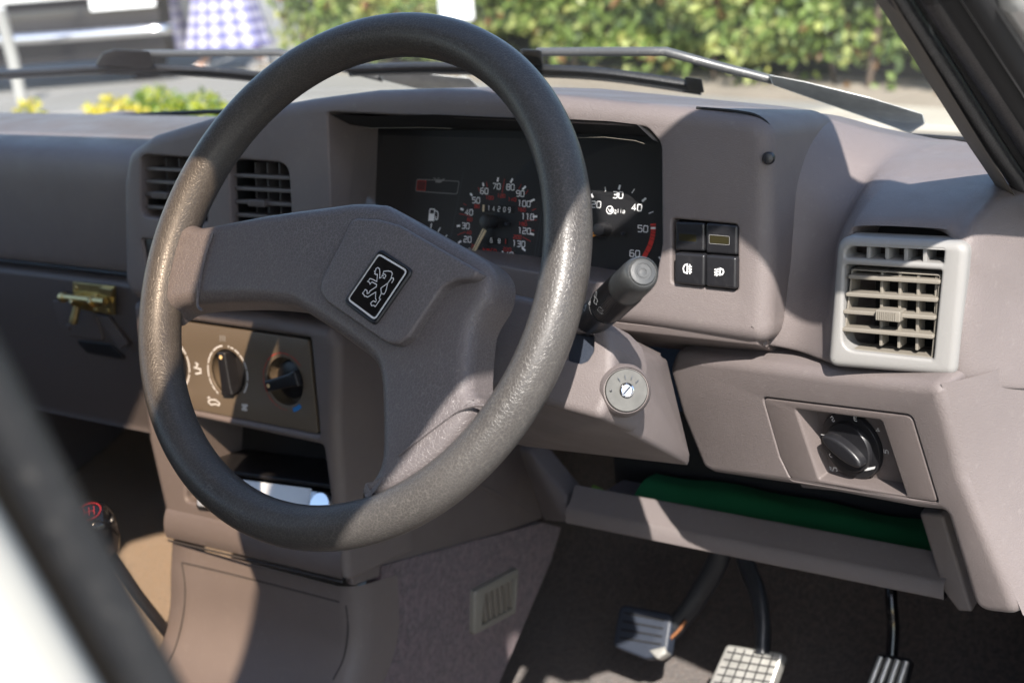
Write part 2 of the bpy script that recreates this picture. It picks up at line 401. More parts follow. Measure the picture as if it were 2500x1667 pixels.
badge = plate('badge', BF, bo, M['black'], wheel, depth=.004, bevel=.0015, hb=.0008, holes=[rpoly(BF.pts([(160, 1000), (625, 1340), (1180, 530), (690, 225)], z3), .0035)])
plate('badge_face', BF.up(-.001), rpoly(BF.pts([(150, 1000), (625, 1350), (1190, 528), (688, 215)], z3), .0035), M['gloss'], badge, depth=.001, bevel=.0002)
B2 = BF.up(-.001)
q = rpoly(B2.pts([(198, 985), (625, 1303), (1140, 535), (690, 268)], z3), .0028); q.append(q[0])
ribbon('badge_border', B2, [q], .00125, M['white'], badge, .0003)
lion = [[(735, 632), (700, 650), (707, 560), (700, 500), (670, 480), (642, 500), (640, 528), (618, 540), (635, 560), (622, 578), (645, 592), (668, 590), (657, 705), (600, 672), (545, 655), (530, 685), (508, 702), (540, 716), (550, 745), (578, 710), (655, 750), (650, 785), (545, 855), (530, 888), (502, 895), (505, 850), (475, 830), (450, 865), (430, 890), (455, 915), (462, 940), (485, 935), (510, 952), (640, 870), (635, 978), (650, 992), (640, 1030), (600, 1010), (575, 1030), (558, 1050), (575, 1090), (605, 1080), (632, 1103), (715, 985), (695, 970), (730, 890), (722, 808), (830, 730), (880, 660), (905, 575), (888, 545), (840, 535), (770, 540), (755, 588), (785, 585), (802, 610), (780, 652), (752, 640)],
        [(730, 892), (772, 905), (800, 860), (830, 730)], [(735, 605), (765, 618)], [(862, 690), (892, 650), (918, 645), (926, 672), (893, 728)]]
ribbon('lion_emblem', B2, [B2.pts(l, z3) for l in lion], .00062, M['white'], badge, .0003)

# ================================================================== steering column
column = tag(empty('steering_column'), 'brown grey plastic steering column shroud behind the wheel, with ignition lock and stalk', 'steering column')
zc = Zm(1150, 700, 2.852)
SF = WF.up(-.075)
so_ = SF.pts([(-420, 60), (100, 60), (280, 40), (440, 75), (700, 130), (860, 200), (950, 290), (985, 420), (975, 700), (900, 922), (510, 815), (100, 700), (-420, 560)], zc)
slot = SF.pts([(640, 300), (855, 330), (850, 450), (810, 515), (760, 535), (700, 520), (640, 500)], zc)
plate('upper_shroud', SF, rpoly(so_, .008), M['dash'], column, depth=.05, bevel=.006, holes=[rpoly(slot, .004)], hb=.0015, seg=5, hd=.012)
plate('slot_seal', SF.up(-.008), rpoly(SF.pts([(600, 280), (875, 300), (870, 480), (820, 545), (690, 560), (600, 520)], zc), .004), M['bluerub'], column, depth=.004, bevel=.0005)
def zz(x, y, Y): return aY(zc(x, y), Y)
def sp(x, y, h=0): return SF.W(*SF.px(zc(x, y)), h)
hull('lower_shroud', [sp(100, 690, -.014), sp(510, 800, -.014), sp(880, 905, -.014), sp(960, 600, -.02), sp(975, 420, -.028), zz(1290, 560, .15), zz(1285, 730, .135), zz(1225, 1005, .14),
    zz(1545, 1250, .19), zz(330, 1110, .20), zz(100, 1000, .20), zz(1360, 480, .21), zz(1000, 300, .21), zz(200, 400, .22)], M['dash'], column, bevel=.004)
# ignition lock on the right of the shroud
IA = (Vector((.62, -.70, .30))).normalized(); ic = zz(1083, 720, .050)
lathe('lock_boss', ic-IA*.0005, IA, [(.0185, -.05), (.0182, -.012), (.0172, -.004), (.0152, 0), (.0150, -.0015)], M['dash'], column, n=40)
lock = lathe('ignition_lock', ic-IA*.0012, IA, [(.0142, -.002), (.0142, .0006), (.0136, .0014), (.0050, .0014), (.0048, .0004), (.0030, .0004)], M['steel'], column, n=40)
lathe('lock_rim', ic, IA, [(.0046, 0), (.0046, .0022), (.0038, .0026), (.0034, .0010)], M['chrome'], lock, n=28)
IF = Fr(ic+IA*.0005, (.75, .66, 0), (0, 0, 1)); IF = Fr(ic+IA*.0006, Vector((0, 0, 1)).cross(IA), IA.cross(Vector((0, 0, 1)).cross(IA)))
fills('key_slot', IF, [[(-.0026, -.0018), (-.0020, -.0026), (.0026, .0016), (.0020, .0024)]], M['black'], lock, .0014)
ribbon('position_marks', IF, [[(.0075*math.cos(a), .0075*math.sin(a)), (.0102*math.cos(a), .0102*math.sin(a))] for a in (.6, 1.1, 1.6, 2.1)], .0005, M['bluerub'], lock, .0012)
lathe('pin', ic+IA*.0001-IF.u*.0105+IF.v*.001, IA, [(.0008, 0), (.0008, .0012), (.0004, .0014)], M['black'], lock, n=10)
# wiper stalk, towards the driver's right hand
zs = Zm(1380, 500, 4.356)
tip = CAM+ray(zs(825, 715)).normalized()*.855; root = aY(zs(60, 1440), .105)
SD = (tip-root).normalized(); SL = (tip-root).length
stalk = lathe('stalk', root-SD*.03, SD, [(0.00903, 0), (0.00929, .03), (0.01049, .03+SL*.30), (0.01161, .03+SL*.50), (0.01187, .03+SL*.545)], M['black'], column, n=40)
def at_s(t): return root+SD*SL*t
ring = []
for r, z in [(0.01187, 0), (0.01213, .0008), (0.01213, SL*.235), (0.01170, SL*.25)]:
    ring.append([])
    for k in range(132):
        a = 2*math.pi*k/132; rr = r-(.0006 if (k % 2 and 0 < z < SL*.24) else 0)
        ax1 = SD.orthogonal().normalized(); ax2 = SD.cross(ax1)
        ring[-1].append(at_s(.56)+SD*z+(ax1*math.cos(a)+ax2*math.sin(a))*rr)
loft('knurled_ring', ring, M['black'], stalk, closed=True, ang=20)
gk = mat('grey_stalk_cap', (.042, .044, .045), .38, bump=('noise', 1200, .2, .0004), dust=.15)
lathe('end_cap', at_s(.805), SD, [(0.01144, 0), (0.01135, SL*.12), (0.01092, SL*.165), (0.00989, SL*.19), (0.00894, SL*.196), (0.00860, SL*.190)], gk, stalk, n=44, ang=50)
lathe('push_button', at_s(.805)+SD*SL*.185, SD, [(0.00826, -.002), (0.00826, .001), (0.00757, .0022), (0.00533, .0024), (0.00516, .0020), (0.00378, .0020), (0.00361, .0024), (0.00224, .0024), (0.00206, .0020), (0.00086, .0021)], gk, stalk, n=44, ang=50)
# small white wiper symbols on the stalk body
def on_stalk(p):
    d = ray(p).normalized(); rad = .0120
    # nearest hit of the viewing ray with the stalk's cylinder
    w0 = CAM-root; a = d-SD*d.dot(SD); b = w0-SD*w0.dot(SD)
    A_, B_, C_ = a.dot(a), 2*a.dot(b), b.dot(b)-rad*rad; D_ = B_*B_-4*A_*C_
    return CAM+d*((-B_-math.sqrt(max(0, D_)))/(2*A_))
sym = [[(322, 925), (308, 975), (325, 980), (335, 925), (322, 925)], [(315, 990), (303, 1035), (325, 1058), (345, 1020), (330, 992), (315, 990)], [(325, 1058), (342, 1062)],
       [(358, 1088), (342, 1120), (385, 1160), (402, 1122), (380, 1092), (358, 1088)], [(385, 1155), (408, 1160)], [(368, 1120), (388, 1130)], [(205, 1080), (225, 1062), (205, 1130), (188, 1100)], [(180, 1135), (176, 1160)], [(245, 1052), (268, 1022), (262, 1065), (245, 1052)]]
vs, fs = [], []
for l in sym:
    for i in range(len(l)-1):
        p, q2 = Vector(l[i]), Vector(l[i+1]); e = (q2-p); nrm = Vector((-e.y, e.x)).normalized()*3.0; b = len(vs)
        vs += [on_stalk(zs(*(p-nrm))), on_stalk(zs(*(p+nrm))), on_stalk(zs(*(q2+nrm))), on_stalk(zs(*(q2-nrm)))]; fs.append((b, b+1, b+2, b+3))
mesh('wiper_symbols', vs, fs, M['white'], stalk, None)

# ================================================================== dashboard
dash = tag(empty('dashboard'), 'brown grey moulded plastic dashboard with instrument hood, air vents, switches and parcel shelf', 'dashboard')
BN = Fr((0, .20, 0), (1, 0, 0), (0, .12, 1))
bout = BN.pts([(279, 648), (276, 420), (288, 350), (340, 312), (490, 266), (700, 228), (850, 208), (1000, 204), (1200, 210), (1460, 236), (1640, 254), (1735, 268), (1768, 300),
    (1770, 600), (1763, 797), (1470, 752), (1300, 732), (900, 700), (300, 690)])
bout = rpoly(bout, [.014, .02, .02, .03, .05, .05, .05, .05, .05, .05, .05, .03, .022, 0, .015, 0, 0, 0, .015], 4)
dial_h = rpoly(BN.pts([(752, 258), (1485, 292), (1518, 330), (1520, 560), (1506, 640), (1440, 660), (1130, 606), (762, 560)]), [.004, .012, .012, .0, .012, .006, .01, .004])
v1h = rpoly(BN.pts([(322, 355), (470, 365), (476, 512), (322, 497)]), [.006, .004, .004, .01])
v2h = rpoly(BN.pts([(524, 364), (662, 375), (670, 526), (530, 516)]), [.003, .014, .004, .004])
swh = rpoly(BN.pts([(1543, 502), (1694, 516), (1694, 668), (1543, 650)]), .003)
wsh = rpoly(BN.pts([(324, 548), (700, 582), (700, 640), (335, 612)]), .003)
plate('instrument_hood', BN, bout, M['dash'], dash, depth=.115, bevel=.013, holes=[dial_h, v1h, v2h, swh, wsh], hb=.0022, seg=6, hd=.11)
# black warning-light strip under the centre vents
plate('switch_strip', BN.up(-.004), rpoly(BN.pts([(318, 535), (705, 566), (705, 645), (330, 615)]), .002), M['black'], dash, depth=.01, bevel=.001)
# screw and worn strip at the hood's right edge
sc_c = BN.W(*BN.px(F(1766, 364)), .001); lathe('screw', sc_c, BN.n+Vector((.3, 0, 0)), [(.0045, -.004), (.0045, 0), (.0035, .0018), (.0012, .0024)], M['black'], dash, n=18)
usc = BN.W(*BN.px(F(1725, 790)), -.02); lathe('screw', usc+Vector((0, 0, -.004)), (0, -.6, -.6), [(.004, -.004), (.004, 0), (.003, .0015), (.001, .0018)], M['dash2'], dash, n=16)

tp = mat('old_tape', (.185, .17, .145), .4, var=.3, var_scale=90)
TPF = BN.up(-.0035)
plate('tape_residue', Fr(TPF.o, (1, .28, 0), TPF.v), rpoly(Fr(TPF.o, (1, .28, 0), TPF.v).pts([(1738, 345), (1766, 350), (1764, 470), (1736, 466)]), .001), tp, dash, depth=.0006, bevel=.0001) if False else None
hood_seam = [(1600, 248), (1690, 256), (1742, 268), (1772, 300), (1779, 360), (1779, 470), (1776, 640), (1770, 788)]
tube('seam', smooth([aY(F(*q), .219) for q in hood_seam], 4), .0011, M['blackm'], dash, n=6)
hull('hood_underside', [Vector((x, y, z)) for x in (.02, .212) for y, z in ((.197, -.080), (.199, -.087), (.285, -.098), (.285, -.128))], M['dash2'], dash, bevel=.002)
def vent_slats(parent, fr, u0, u1, vtops, vth, mats, vanes, depth, tabs, hpad=0, vane_top=None, vane_bot=None):
    for v in vtops:
        plate('slat', fr, rect(u0, u1, v-vth/2, v+vth/2, vth*.45, 3), mats[0], parent, depth=.014, bevel=.0004, seg=2)
    for u in vanes:
        plate('vane', fr.up(-.013), rect(u-.0009, u+.0009, vane_bot, vane_top, .0008, 2), mats[1], parent, depth=depth, bevel=.0003, seg=2)
    for (u, v) in tabs:
        tb = plate('tab', fr.up(.004), rect(u-.0105, u+.0105, v-.0034, v+.0030, .0015, 3), mats[0], parent, depth=.012, bevel=.0008)
        for k in range(-4, 5):
            plate('rib', fr.up(.0046), rect(u+k*.0021-.0004, u+k*.0021+.0004, v-.0026, v+.0022, 0), mats[0], tb, depth=.001, bevel=.0002, seg=1)
# centre vents
CV = BN.up(-.006); zv = Zm(320, 350, 5.6)
for nm, lab, us, ys, hole, tabx in (('air_vent', 'left of the two dark centre air vents', (322, 498), [(150, 345), (155, 520), (160, 690), (165, 865)], v1h, (420, 705)),
                              ('air_vent', 'right of the two dark centre air vents, half behind the wheel rim', (524, 671), [(1330, 435), (1335, 610), (1345, 790), (1350, 970)], v2h, (1745, 830))):
    av = empty(nm); av.parent = dash; av['label'] = lab
    us2 = [p[0] for p in hole]; vs2 = [p[1] for p in hole]; U0, U1, V0, V1 = min(us2), max(us2), min(vs2), max(vs2)
    tops = [CV.px(zv(x, y))[1] for x, y in ys]
    tb = CV.px(zv(*tabx))
    vent_slats(av, CV, U0+.001, U1-.001, tops, .0034, (M['vslat'], M['vslat']), [U0+(U1-U0)*k/5 for k in range(1, 5)], .02, [(tb[0], tops[2])], vane_top=V1-.004, vane_bot=V0+.002)
    plate('duct', CV.up(-.035), rect(U0-.004, U1+.004, V0-.004, V1+.004), M['blackm'], av, depth=.003, bevel=0)
    for (a, b, c, d) in ((U0-.001, U0+.0005, V0, V1), (U1-.0005, U1+.001, V0, V1), (U0, U1, V1-.001, V1+.001), (U0, U1, V0-.001, V0+.001)):
        plate('duct_wall', CV.up(-.004), rect(a, b, c, d), M['blackm'], av, depth=.034, bevel=0)
# rocker switches
SWF = BN.up(.0005)
def sw(x0, y0, x1, y1, x2, y2, x3, y3, hh, lab):
    f = BN.up(hh); o = rpoly(f.pts([(x0, y0), (x1, y1), (x2, y2), (x3, y3)], zs), .0022)
    b = plate('rocker_switch', f, o, M['black'], dash, depth=.03, bevel=.0022, seg=5); b['label'] = lab; return b, f
a, f = sw(1168, 178, 1480, 192, 1478, 500, 1166, 488, .0005, 'upper left black rocker switch with dark lamp window')
amb = mat('amber_lens', (.022, .019, .008), .3); amb2 = mat('amber_lens_dim', (.03, .026, .012), .3)
fills('lamp_window', f, [rpoly(f.pts([(1212, 305), (1397, 318), (1397, 395), (1212, 380)], zs), .0008)], amb, a, .0002)
q = rpoly(f.pts([(1205, 298), (1402, 312), (1402, 402), (1205, 386)], zs), .0009); q.append(q[0]); ribbon('window_frame', f, [q], .0003, M['bluerub'], a, .0004)
a, f = sw(1492, 192, 1830, 222, 1826, 540, 1490, 515, .0015, 'upper right black rocker switch with sunlit amber window')
fills('lamp_window', f, [rpoly(f.pts([(1540, 325), (1742, 342), (1742, 420), (1540, 405)], zs), .0008)], amb, a, .0002)
q = rpoly(f.pts([(1533, 318), (1748, 336), (1748, 427), (1533, 411)], zs), .0009); q.append(q[0]); ribbon('window_frame', f, [q], .0003, M['vent'], a, .0004)
a, f = sw(1160, 508, 1482, 530, 1478, 868, 1158, 836, .005, 'lower left black switch with rear fog lamp symbol')
ribbon('fog_symbol', f, [f.pts(l, zs) for l in ([(1300, 632), (1272, 640), (1256, 675), (1265, 715), (1298, 728), (1300, 632)], [(1312, 655), (1348, 660)], [(1312, 683), (1348, 688)], [(1312, 710), (1348, 715)], [(1328, 632), (1322, 672), (1332, 700), (1326, 736)])], .0011, M['white'], a, .0003)
a, f = sw(1490, 532, 1818, 558, 1814, 900, 1488, 868, .005, 'lower right black switch with front fog lamp symbol')
ribbon('fog_symbol', f, [f.pts(l, zs) for l in ([(1652, 676), (1680, 690), (1686, 715), (1672, 740), (1645, 745), (1652, 676)], [(1588, 690), (1640, 682)], [(1586, 718), (1636, 710)], [(1588, 745), (1632, 738)], [(1615, 680), (1605, 720), (1615, 760)])], .0011, M['white'], a, .0003)
for k, cpos in enumerate(((1318, 690), (1630, 715))):
    f = BN.up(.0052); c = f.px(zs(*cpos))
plate('switch_well', BN.up(-.012), rpoly(BN.pts([(1535, 495), (1700, 508), (1700, 676), (1535, 658)]), .002), M['blackm'], dash, depth=.004, bevel=0)

# ---- instruments
inst = tag(empty('instrument_cluster'), 'black instrument cluster with speedometer and rev counter behind the wheel rim', 'instrument cluster')
DF = Fr((0, .262, 0), (1, 0, 0), (0, .22, 1)); zi = Zm(980, 400, 3.675)
plate('dial_board', DF, rect(-.22, .15, -.07, .057), M['dial'], inst, depth=.003, bevel=0)
hull('back_cover', [Vector((x, y, z)) for x in (-.215, .15) for y in (.296, .304) for z in (-.08, .064)], M['blackm'], inst, bevel=0)
def D(x, y): return DF.px(zi(x, y))
def ln(*pts): return [D(*p) for p in pts]
for t, x, y in (('70', 855, 203), ('80', 980, 210), ('60', 745, 245), ('90', 1068, 268), ('50', 672, 328), ('100', 1103, 358), ('40', 608, 435), ('110', 1135, 475), ('30', 578, 557), ('120', 1105, 602), ('20', 595, 678), ('130', 1055, 718), ('10', 635, 785), ('140', 950, 815)):
    text('numeral', DF, t, D(x, y), .0047, M['dwhite'], inst, sx=.98, wd=.0007)
for t, x, y in (('100', 792, 305), ('120', 898, 288), ('140', 995, 320), ('80', 680, 382), ('160', 1080, 412), ('60', 615, 500), ('180', 1090, 540), ('40', 607, 617), ('200', 1042, 657), ('20', 650, 740), ('220', 950, 768)):
    text('red_numeral', DF, t, D(x, y), .0028, M['dred'], inst, sx=1.05, wd=.00038)
text('unit_text', DF, 'km/h', D(795, 770), .0028, M['dred'], inst, sx=1.4); text('unit_text', DF, 'MPH', D(785, 826), .0034, M['dwhite'], inst, sx=1.5)
hx, hy = 800, 505
ribbon('speed_ticks', DF, [ln((x-(hx-x)*.03, y-(hy-y)*.03*1), (x+(hx-x)*.07, y+(hy-y)*.07)) for x, y in ((868, 135), (994, 145), (735, 180), (1108, 212), (625, 273), (1185, 326), (540, 406), (1208, 473), (508, 558), (1180, 633), (518, 706), (1105, 772), (990, 862))], .0017, M['dwhite'], inst)
ribbon('red_ticks', DF, [ln(a, b) for a, b in (((765, 165), (772, 208)), ((928, 135), (905, 262)), ((1078, 185), (1055, 228)), ((1140, 238), (1115, 272)), ((690, 212), (705, 250)), ((560, 358), (585, 372)), ((522, 448), (620, 470)), ((1105, 510), (1218, 504)), ((505, 638), (575, 612)), ((1090, 658), (1160, 695)), ((1172, 418), (1210, 405)), ((1165, 595), (1195, 600)), ((1000, 790), (1038, 855)))], .0004, M['dred'], inst)
ody = plate('odometer', DF.up(.0006), DF.pts([(735, 368), (1020, 380), (1012, 445), (730, 432)], zi), M['blackm'], inst, depth=.002, bevel=.0002)
for t, x in (('1', 790), ('4', 833), ('2', 880), ('0', 930), ('9', 973)): text('odometer_digit', DF.up(.0006), t, D(x, 398+(x-790)*.09), .0038, M['dwhite'], ody, wd=.0005, sx=.75)
fills('odometer_edge', DF.up(.0006), [DF.pts([(736, 368), (752, 369), (748, 430), (732, 428)], zi)], M['cream'], ody, .0004)
trp = plate('trip_meter', DF.up(.0006), DF.pts([(690, 652), (955, 668), (948, 728), (685, 712)], zi), M['blackm'], inst, depth=.002, bevel=.0002)
for t, x, mm in (('6', 812, 'dwhite'), ('8', 883, 'dwhite'), ('1', 940, 'dred')): text('trip_digit', DF.up(.0006), t, D(x, 686+(x-812)*.09), .0036, M[mm], trp, wd=.0005, sx=.75)
def needle(hub, a, b, wd, mm, nm):
    A, B = Vector(D(*a)), Vector(D(*b)); e = (B-A).normalized(); nn = Vector((-e.y, e.x))
    nd = plate('needle', DF.up(.007), [tuple(A+nn*wd), tuple(A-nn*wd), tuple(B-nn*wd*.75), tuple(B+nn*wd*.75)], M[mm], inst, depth=.0012, bevel=.0003); nd['label'] = nm
    ribbon('needle_groove', DF.up(.0071), [[tuple(A), tuple(B)]], wd*.35, M['black'], nd, .0001)
    c = D(*hub); lathe('needle_hub', DF.W(*c, 0), DF.n, [(.0060, 0), (.0058, .010), (.0052, .0118), (.003, .0122)], M['black'], nd, n=32)
needle((815, 520), (785, 590), (655, 850), .0020, 'cream', 'cream speedometer needle')
needle((1835, 590), (1800, 620), (1560, 690), .0020, 'orange', 'orange rev counter needle')
for x, y in ((960, 540), (2005, 625)): lathe('stop_pin', DF.W(*D(x, y)), DF.n, [(.0012, 0), (.0012, .005), (.0008, .0055)], M['bluerub'], inst, n=10)
for t, x, y in (('20', 1748, 365), ('30', 1945, 280), ('40', 2113, 393), ('50', 2168, 583), ('60', 2095, 805), ('10', 1610, 520)): text('numeral', DF, t, D(x, y), .0050, M['dwhite'], inst, sx=1.05, wd=.0007)
hx, hy = 1855, 590
ribbon('rev_ticks', DF, [ln((x-(hx-x)*.05, y-(hy-y)*.05), (x+(hx-x)*.06, y+(hy-y)*.06)) for x, y in ((1712, 287), (1958, 210), (2180, 322))], .0018, M['dwhite'], inst)
ribbon('rev_fine_ticks', DF, [ln((x-(hx-x)*.05, y-(hy-y)*.05), (x+(hx-x)*.06, y+(hy-y)*.06)) for x, y in ((1831, 227), (2082, 243), (2243, 437))], .0008, M['dwhite'], inst)
band_o = [(2284, 535), (2284, 577), (2280, 630), (2268, 690), (2250, 745), (2222, 800), (2190, 855)]; band_i = [(2236, 540), (2240, 577), (2238, 620), (2228, 675), (2212, 725), (2188, 775), (2160, 830)]
fills('red_zone', DF, [ln(band_o[i], band_o[i+1], band_i[i+1], band_i[i]) for i in range(6)], M['dred'], inst, .0003)
ribbon('red_zone_gaps', DF, [ln(band_i[i], band_o[i]) for i in (2, 3, 4, 5)]+[ln((2238, 600), (2282, 605)), ln((2233, 648), (2274, 660)), ln((2240, 558), (2284, 556))], .0004, M['dial'], inst, .0005)
ribbon('red_zone_ticks', DF, [ln((2240, 577), (2284, 577)), ln((2150, 840), (2182, 862)), ln((2310, 835), (2335, 855))], .0016, M['dwhite'], inst, .0006)
text('maker_text', DF, 'eglia', D(1945, 422), .0032, M['dwhite'], inst, wd=.00035, sx=.85)
q = arc(*D(1872, 415), .0031, 0, 360, 20); q[-1] = q[0]
ribbon('maker_ring', DF, [q, ln((1858, 403), (1872, 430), (1890, 398))], .0006, M['dwhite'], inst)
text('unit_text', DF, 'r/min x 100', D(1850, 982), .0034, M['dwhite'], inst, wd=.0005, sx=.92)
q = rpoly(ln((140, 140), (522, 158), (500, 272), (128, 246)), .0018); q.append(q[0]); ribbon('oil_gauge_frame', DF, [q], .0006, M['vent'], inst)
dred = mat('dim_red', (.09, .006, .006), .6); fills('oil_low_zone', DF, [ln((150, 150), (224, 155), (215, 242), (140, 236))], dred, inst)
q = ln((150, 150), (224, 155), (215, 242), (140, 236)); q.append(q[0]); ribbon('oil_low_frame', DF, [q], .0004, M['dred'], inst, .0005)
fills('oil_symbol', DF, [ln((312, 140), (362, 142), (392, 132), (396, 138), (362, 165), (355, 172), (308, 168))], M['vent'], inst, .0006); ribbon('oil_symbol_spout', DF, [ln((290, 128), (306, 132), (312, 148)), ln((330, 128), (345, 130))], .0008, M['vent'], inst, .0006)
fills('fuel_symbol', DF, [ln((252, 418), (300, 420), (296, 515), (242, 512))], M['dwhite'], inst, .0003); fills('fuel_symbol_window', DF, [ln((262, 410), (298, 412), (296, 448), (258, 446))], M['dial'], inst, .0005)
q = ln((254, 450), (262, 406), (300, 408), (300, 450)); ribbon('fuel_symbol_hose', DF, [q, ln((302, 418), (328, 430), (334, 460), (326, 500), (312, 502), (310, 470))], .0008, M['dwhite'], inst, .0006)
ribbon('fuel_ticks', DF, [ln((272, 535), (265, 578)), ln((352, 572), (330, 610)), ln((412, 640), (392, 660))], .0010, M['dwhite'], inst)
dl = mat('panel_line', (.03, .035, .045), .4); ribbon('panel_lines', DF, [ln((562, 60), (445, 660)), ln((1262, 420), (1185, 890)), ln((1285, 420), (1215, 890))], .0005, dl, inst)
plate('lens', Fr((0, .225, 0), (1, 0, 0), (0, .35, 1)), rect(-.19, .14, -.055, .055), M['lens'], inst, depth=.002, bevel=0)
# black liner under the top of the hood, its front edge frayed
top = [aY(F(x, y), .203) for x, y in ((760, 262), (850, 266), (1000, 264), (1150, 268), (1300, 274), (1400, 278), (1462, 284), (1500, 322))]
rr = [[], [], []]
for i, pnt in enumerate(top):
    j = random.uniform(-.0015, .0015)
    rr[0].append(pnt+Vector((0, .0, j*.5))); rr[1].append(pnt+Vector((.002*(i-3), .03, -.014))); rr[2].append(pnt+Vector((.003*(i-3), .062, -.022)))
loft('hood_liner', rr, M['blackm'], inst)
ribbon('torn_edge', Fr((0, .206, 0), (1, 0, 0), (0, .1, 1)), [[BN.px(F(*p)) for p in l] for l in ([(1310, 320), (1380, 318), (1450, 326), (1475, 334)], [(1330, 280), (1400, 284), (1462, 284), (1480, 300), (1505, 325)], [(830, 297), (960, 296), (1030, 298)])], .00035, M['slat'], inst, 0)
# ---- passenger side of the dashboard: one long moulding
prof = smooth([Vector(p) for p in ((.455, .030, 0), (.38, .036, 0), (.30, .034, 0), (.262, .031, 0), (.245, .024, 0), (.237, .010, 0), (.235, -.02, 0), (.237, -.088, 0), (.243, -.098, 0), (.262, -.104, 0))], 4)
def sweep(name, prof, xs, mt, par): return loft(name, [[Vector((x, p.x, p.y)) for p in prof] for x in xs], mt, par, ang=50)
sweep('passenger_pad', prof, [-1.12, -.8, -.46, -.20], M['dash'], dash)
gl = smooth([Vector(p) for p in ((.262, -.106, 0), (.250, -.108, 0), (.243, -.113, 0), (.2425, -.122, 0), (.247, -.16, 0), (.262, -.23, 0), (.278, -.288, 0), (.285, -.297, 0), (.36, -.30, 0))], 4)
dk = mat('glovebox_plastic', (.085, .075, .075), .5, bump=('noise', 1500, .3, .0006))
gb = tag(empty('glovebox'), 'dark brown glovebox lid below the passenger side of the dashboard', 'glovebox')
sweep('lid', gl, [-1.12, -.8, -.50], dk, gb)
GB = Fr((-.55, .249, -.16), (1, 0, 0), (0, -.10, 1)); zb = Zm(0, 550, 4.48)
rc = GB.up(.0035)
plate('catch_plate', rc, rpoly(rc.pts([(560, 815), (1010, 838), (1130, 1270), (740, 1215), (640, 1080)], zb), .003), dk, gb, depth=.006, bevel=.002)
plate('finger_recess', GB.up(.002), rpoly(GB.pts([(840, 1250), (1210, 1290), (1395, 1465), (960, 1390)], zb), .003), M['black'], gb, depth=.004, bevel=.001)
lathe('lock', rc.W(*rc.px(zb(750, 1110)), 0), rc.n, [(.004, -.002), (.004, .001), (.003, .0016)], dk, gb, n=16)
hull('catch_strut', [rc.W(*rc.px(zb(x, y)), h) for x, y in ((1060, 960), (1210, 990), (1420, 1280), (1340, 1340)) for h in (0, .004)], dk, gb, bevel=.001)
# brass bolt
bolt = tag(empty('door_bolt'), 'small brass barrel bolt screwed to the glovebox edge', 'bolt')
BB = GB.up(.010)
plate('backplate', BB, rpoly(BB.pts([(795, 622), (1250, 672), (1245, 985), (800, 905)], zb), .001), M['brass'], bolt, depth=.0025, bevel=.0006)
def bb(x, y, h): return BB.W(*BB.px(zb(x, y)), h)
tube('bolt_bar', [bb(745, 765, .006), bb(1010, 795, .006), bb(1195, 818, .006)], .0042, M['brass'], bolt, n=16)
lathe('bolt_end', bb(762, 768, .006), (bb(745, 765, 0)-bb(1010, 795, 0)), [(.0046, 0), (.0056, .002), (.0056, .006), (.004, .0075)], M['brass'], bolt, n=16)
for x0, x1 in ((850, 905), (1050, 1110)):
    tube('strap', [bb(x0, 760, 0), bb(x0, 770, .009), bb(x0+20, 800, .0115), bb(x0+30, 850, .009), bb(x0+30, 862, 0)], .0035, M['brass'], bolt, n=8, flat=.4)
plate('keeper', BB.up(.004), rpoly(BB.pts([(1115, 668), (1255, 685), (1248, 780), (1112, 765)], zb), .001), M['brass'], bolt, depth=.004, bevel=.0006)
lathe('knob', bb(905, 860, .008), (bb(900, 1000, .012)-bb(905, 860, .008)), [(.004, -.002), (.0042, .010), (.0045, .012), (.0045, .019), (.003, .0205)], M['brass'], bolt, n=14)
for x, y in ((830, 690), (830, 900), (1045, 930), (1190, 720), (1180, 940)): lathe('screw', bb(x, y, 0), BB.n, [(.003, 0), (.0026, .0012), (.001, .0016)], M['brass'], bolt, n=12)

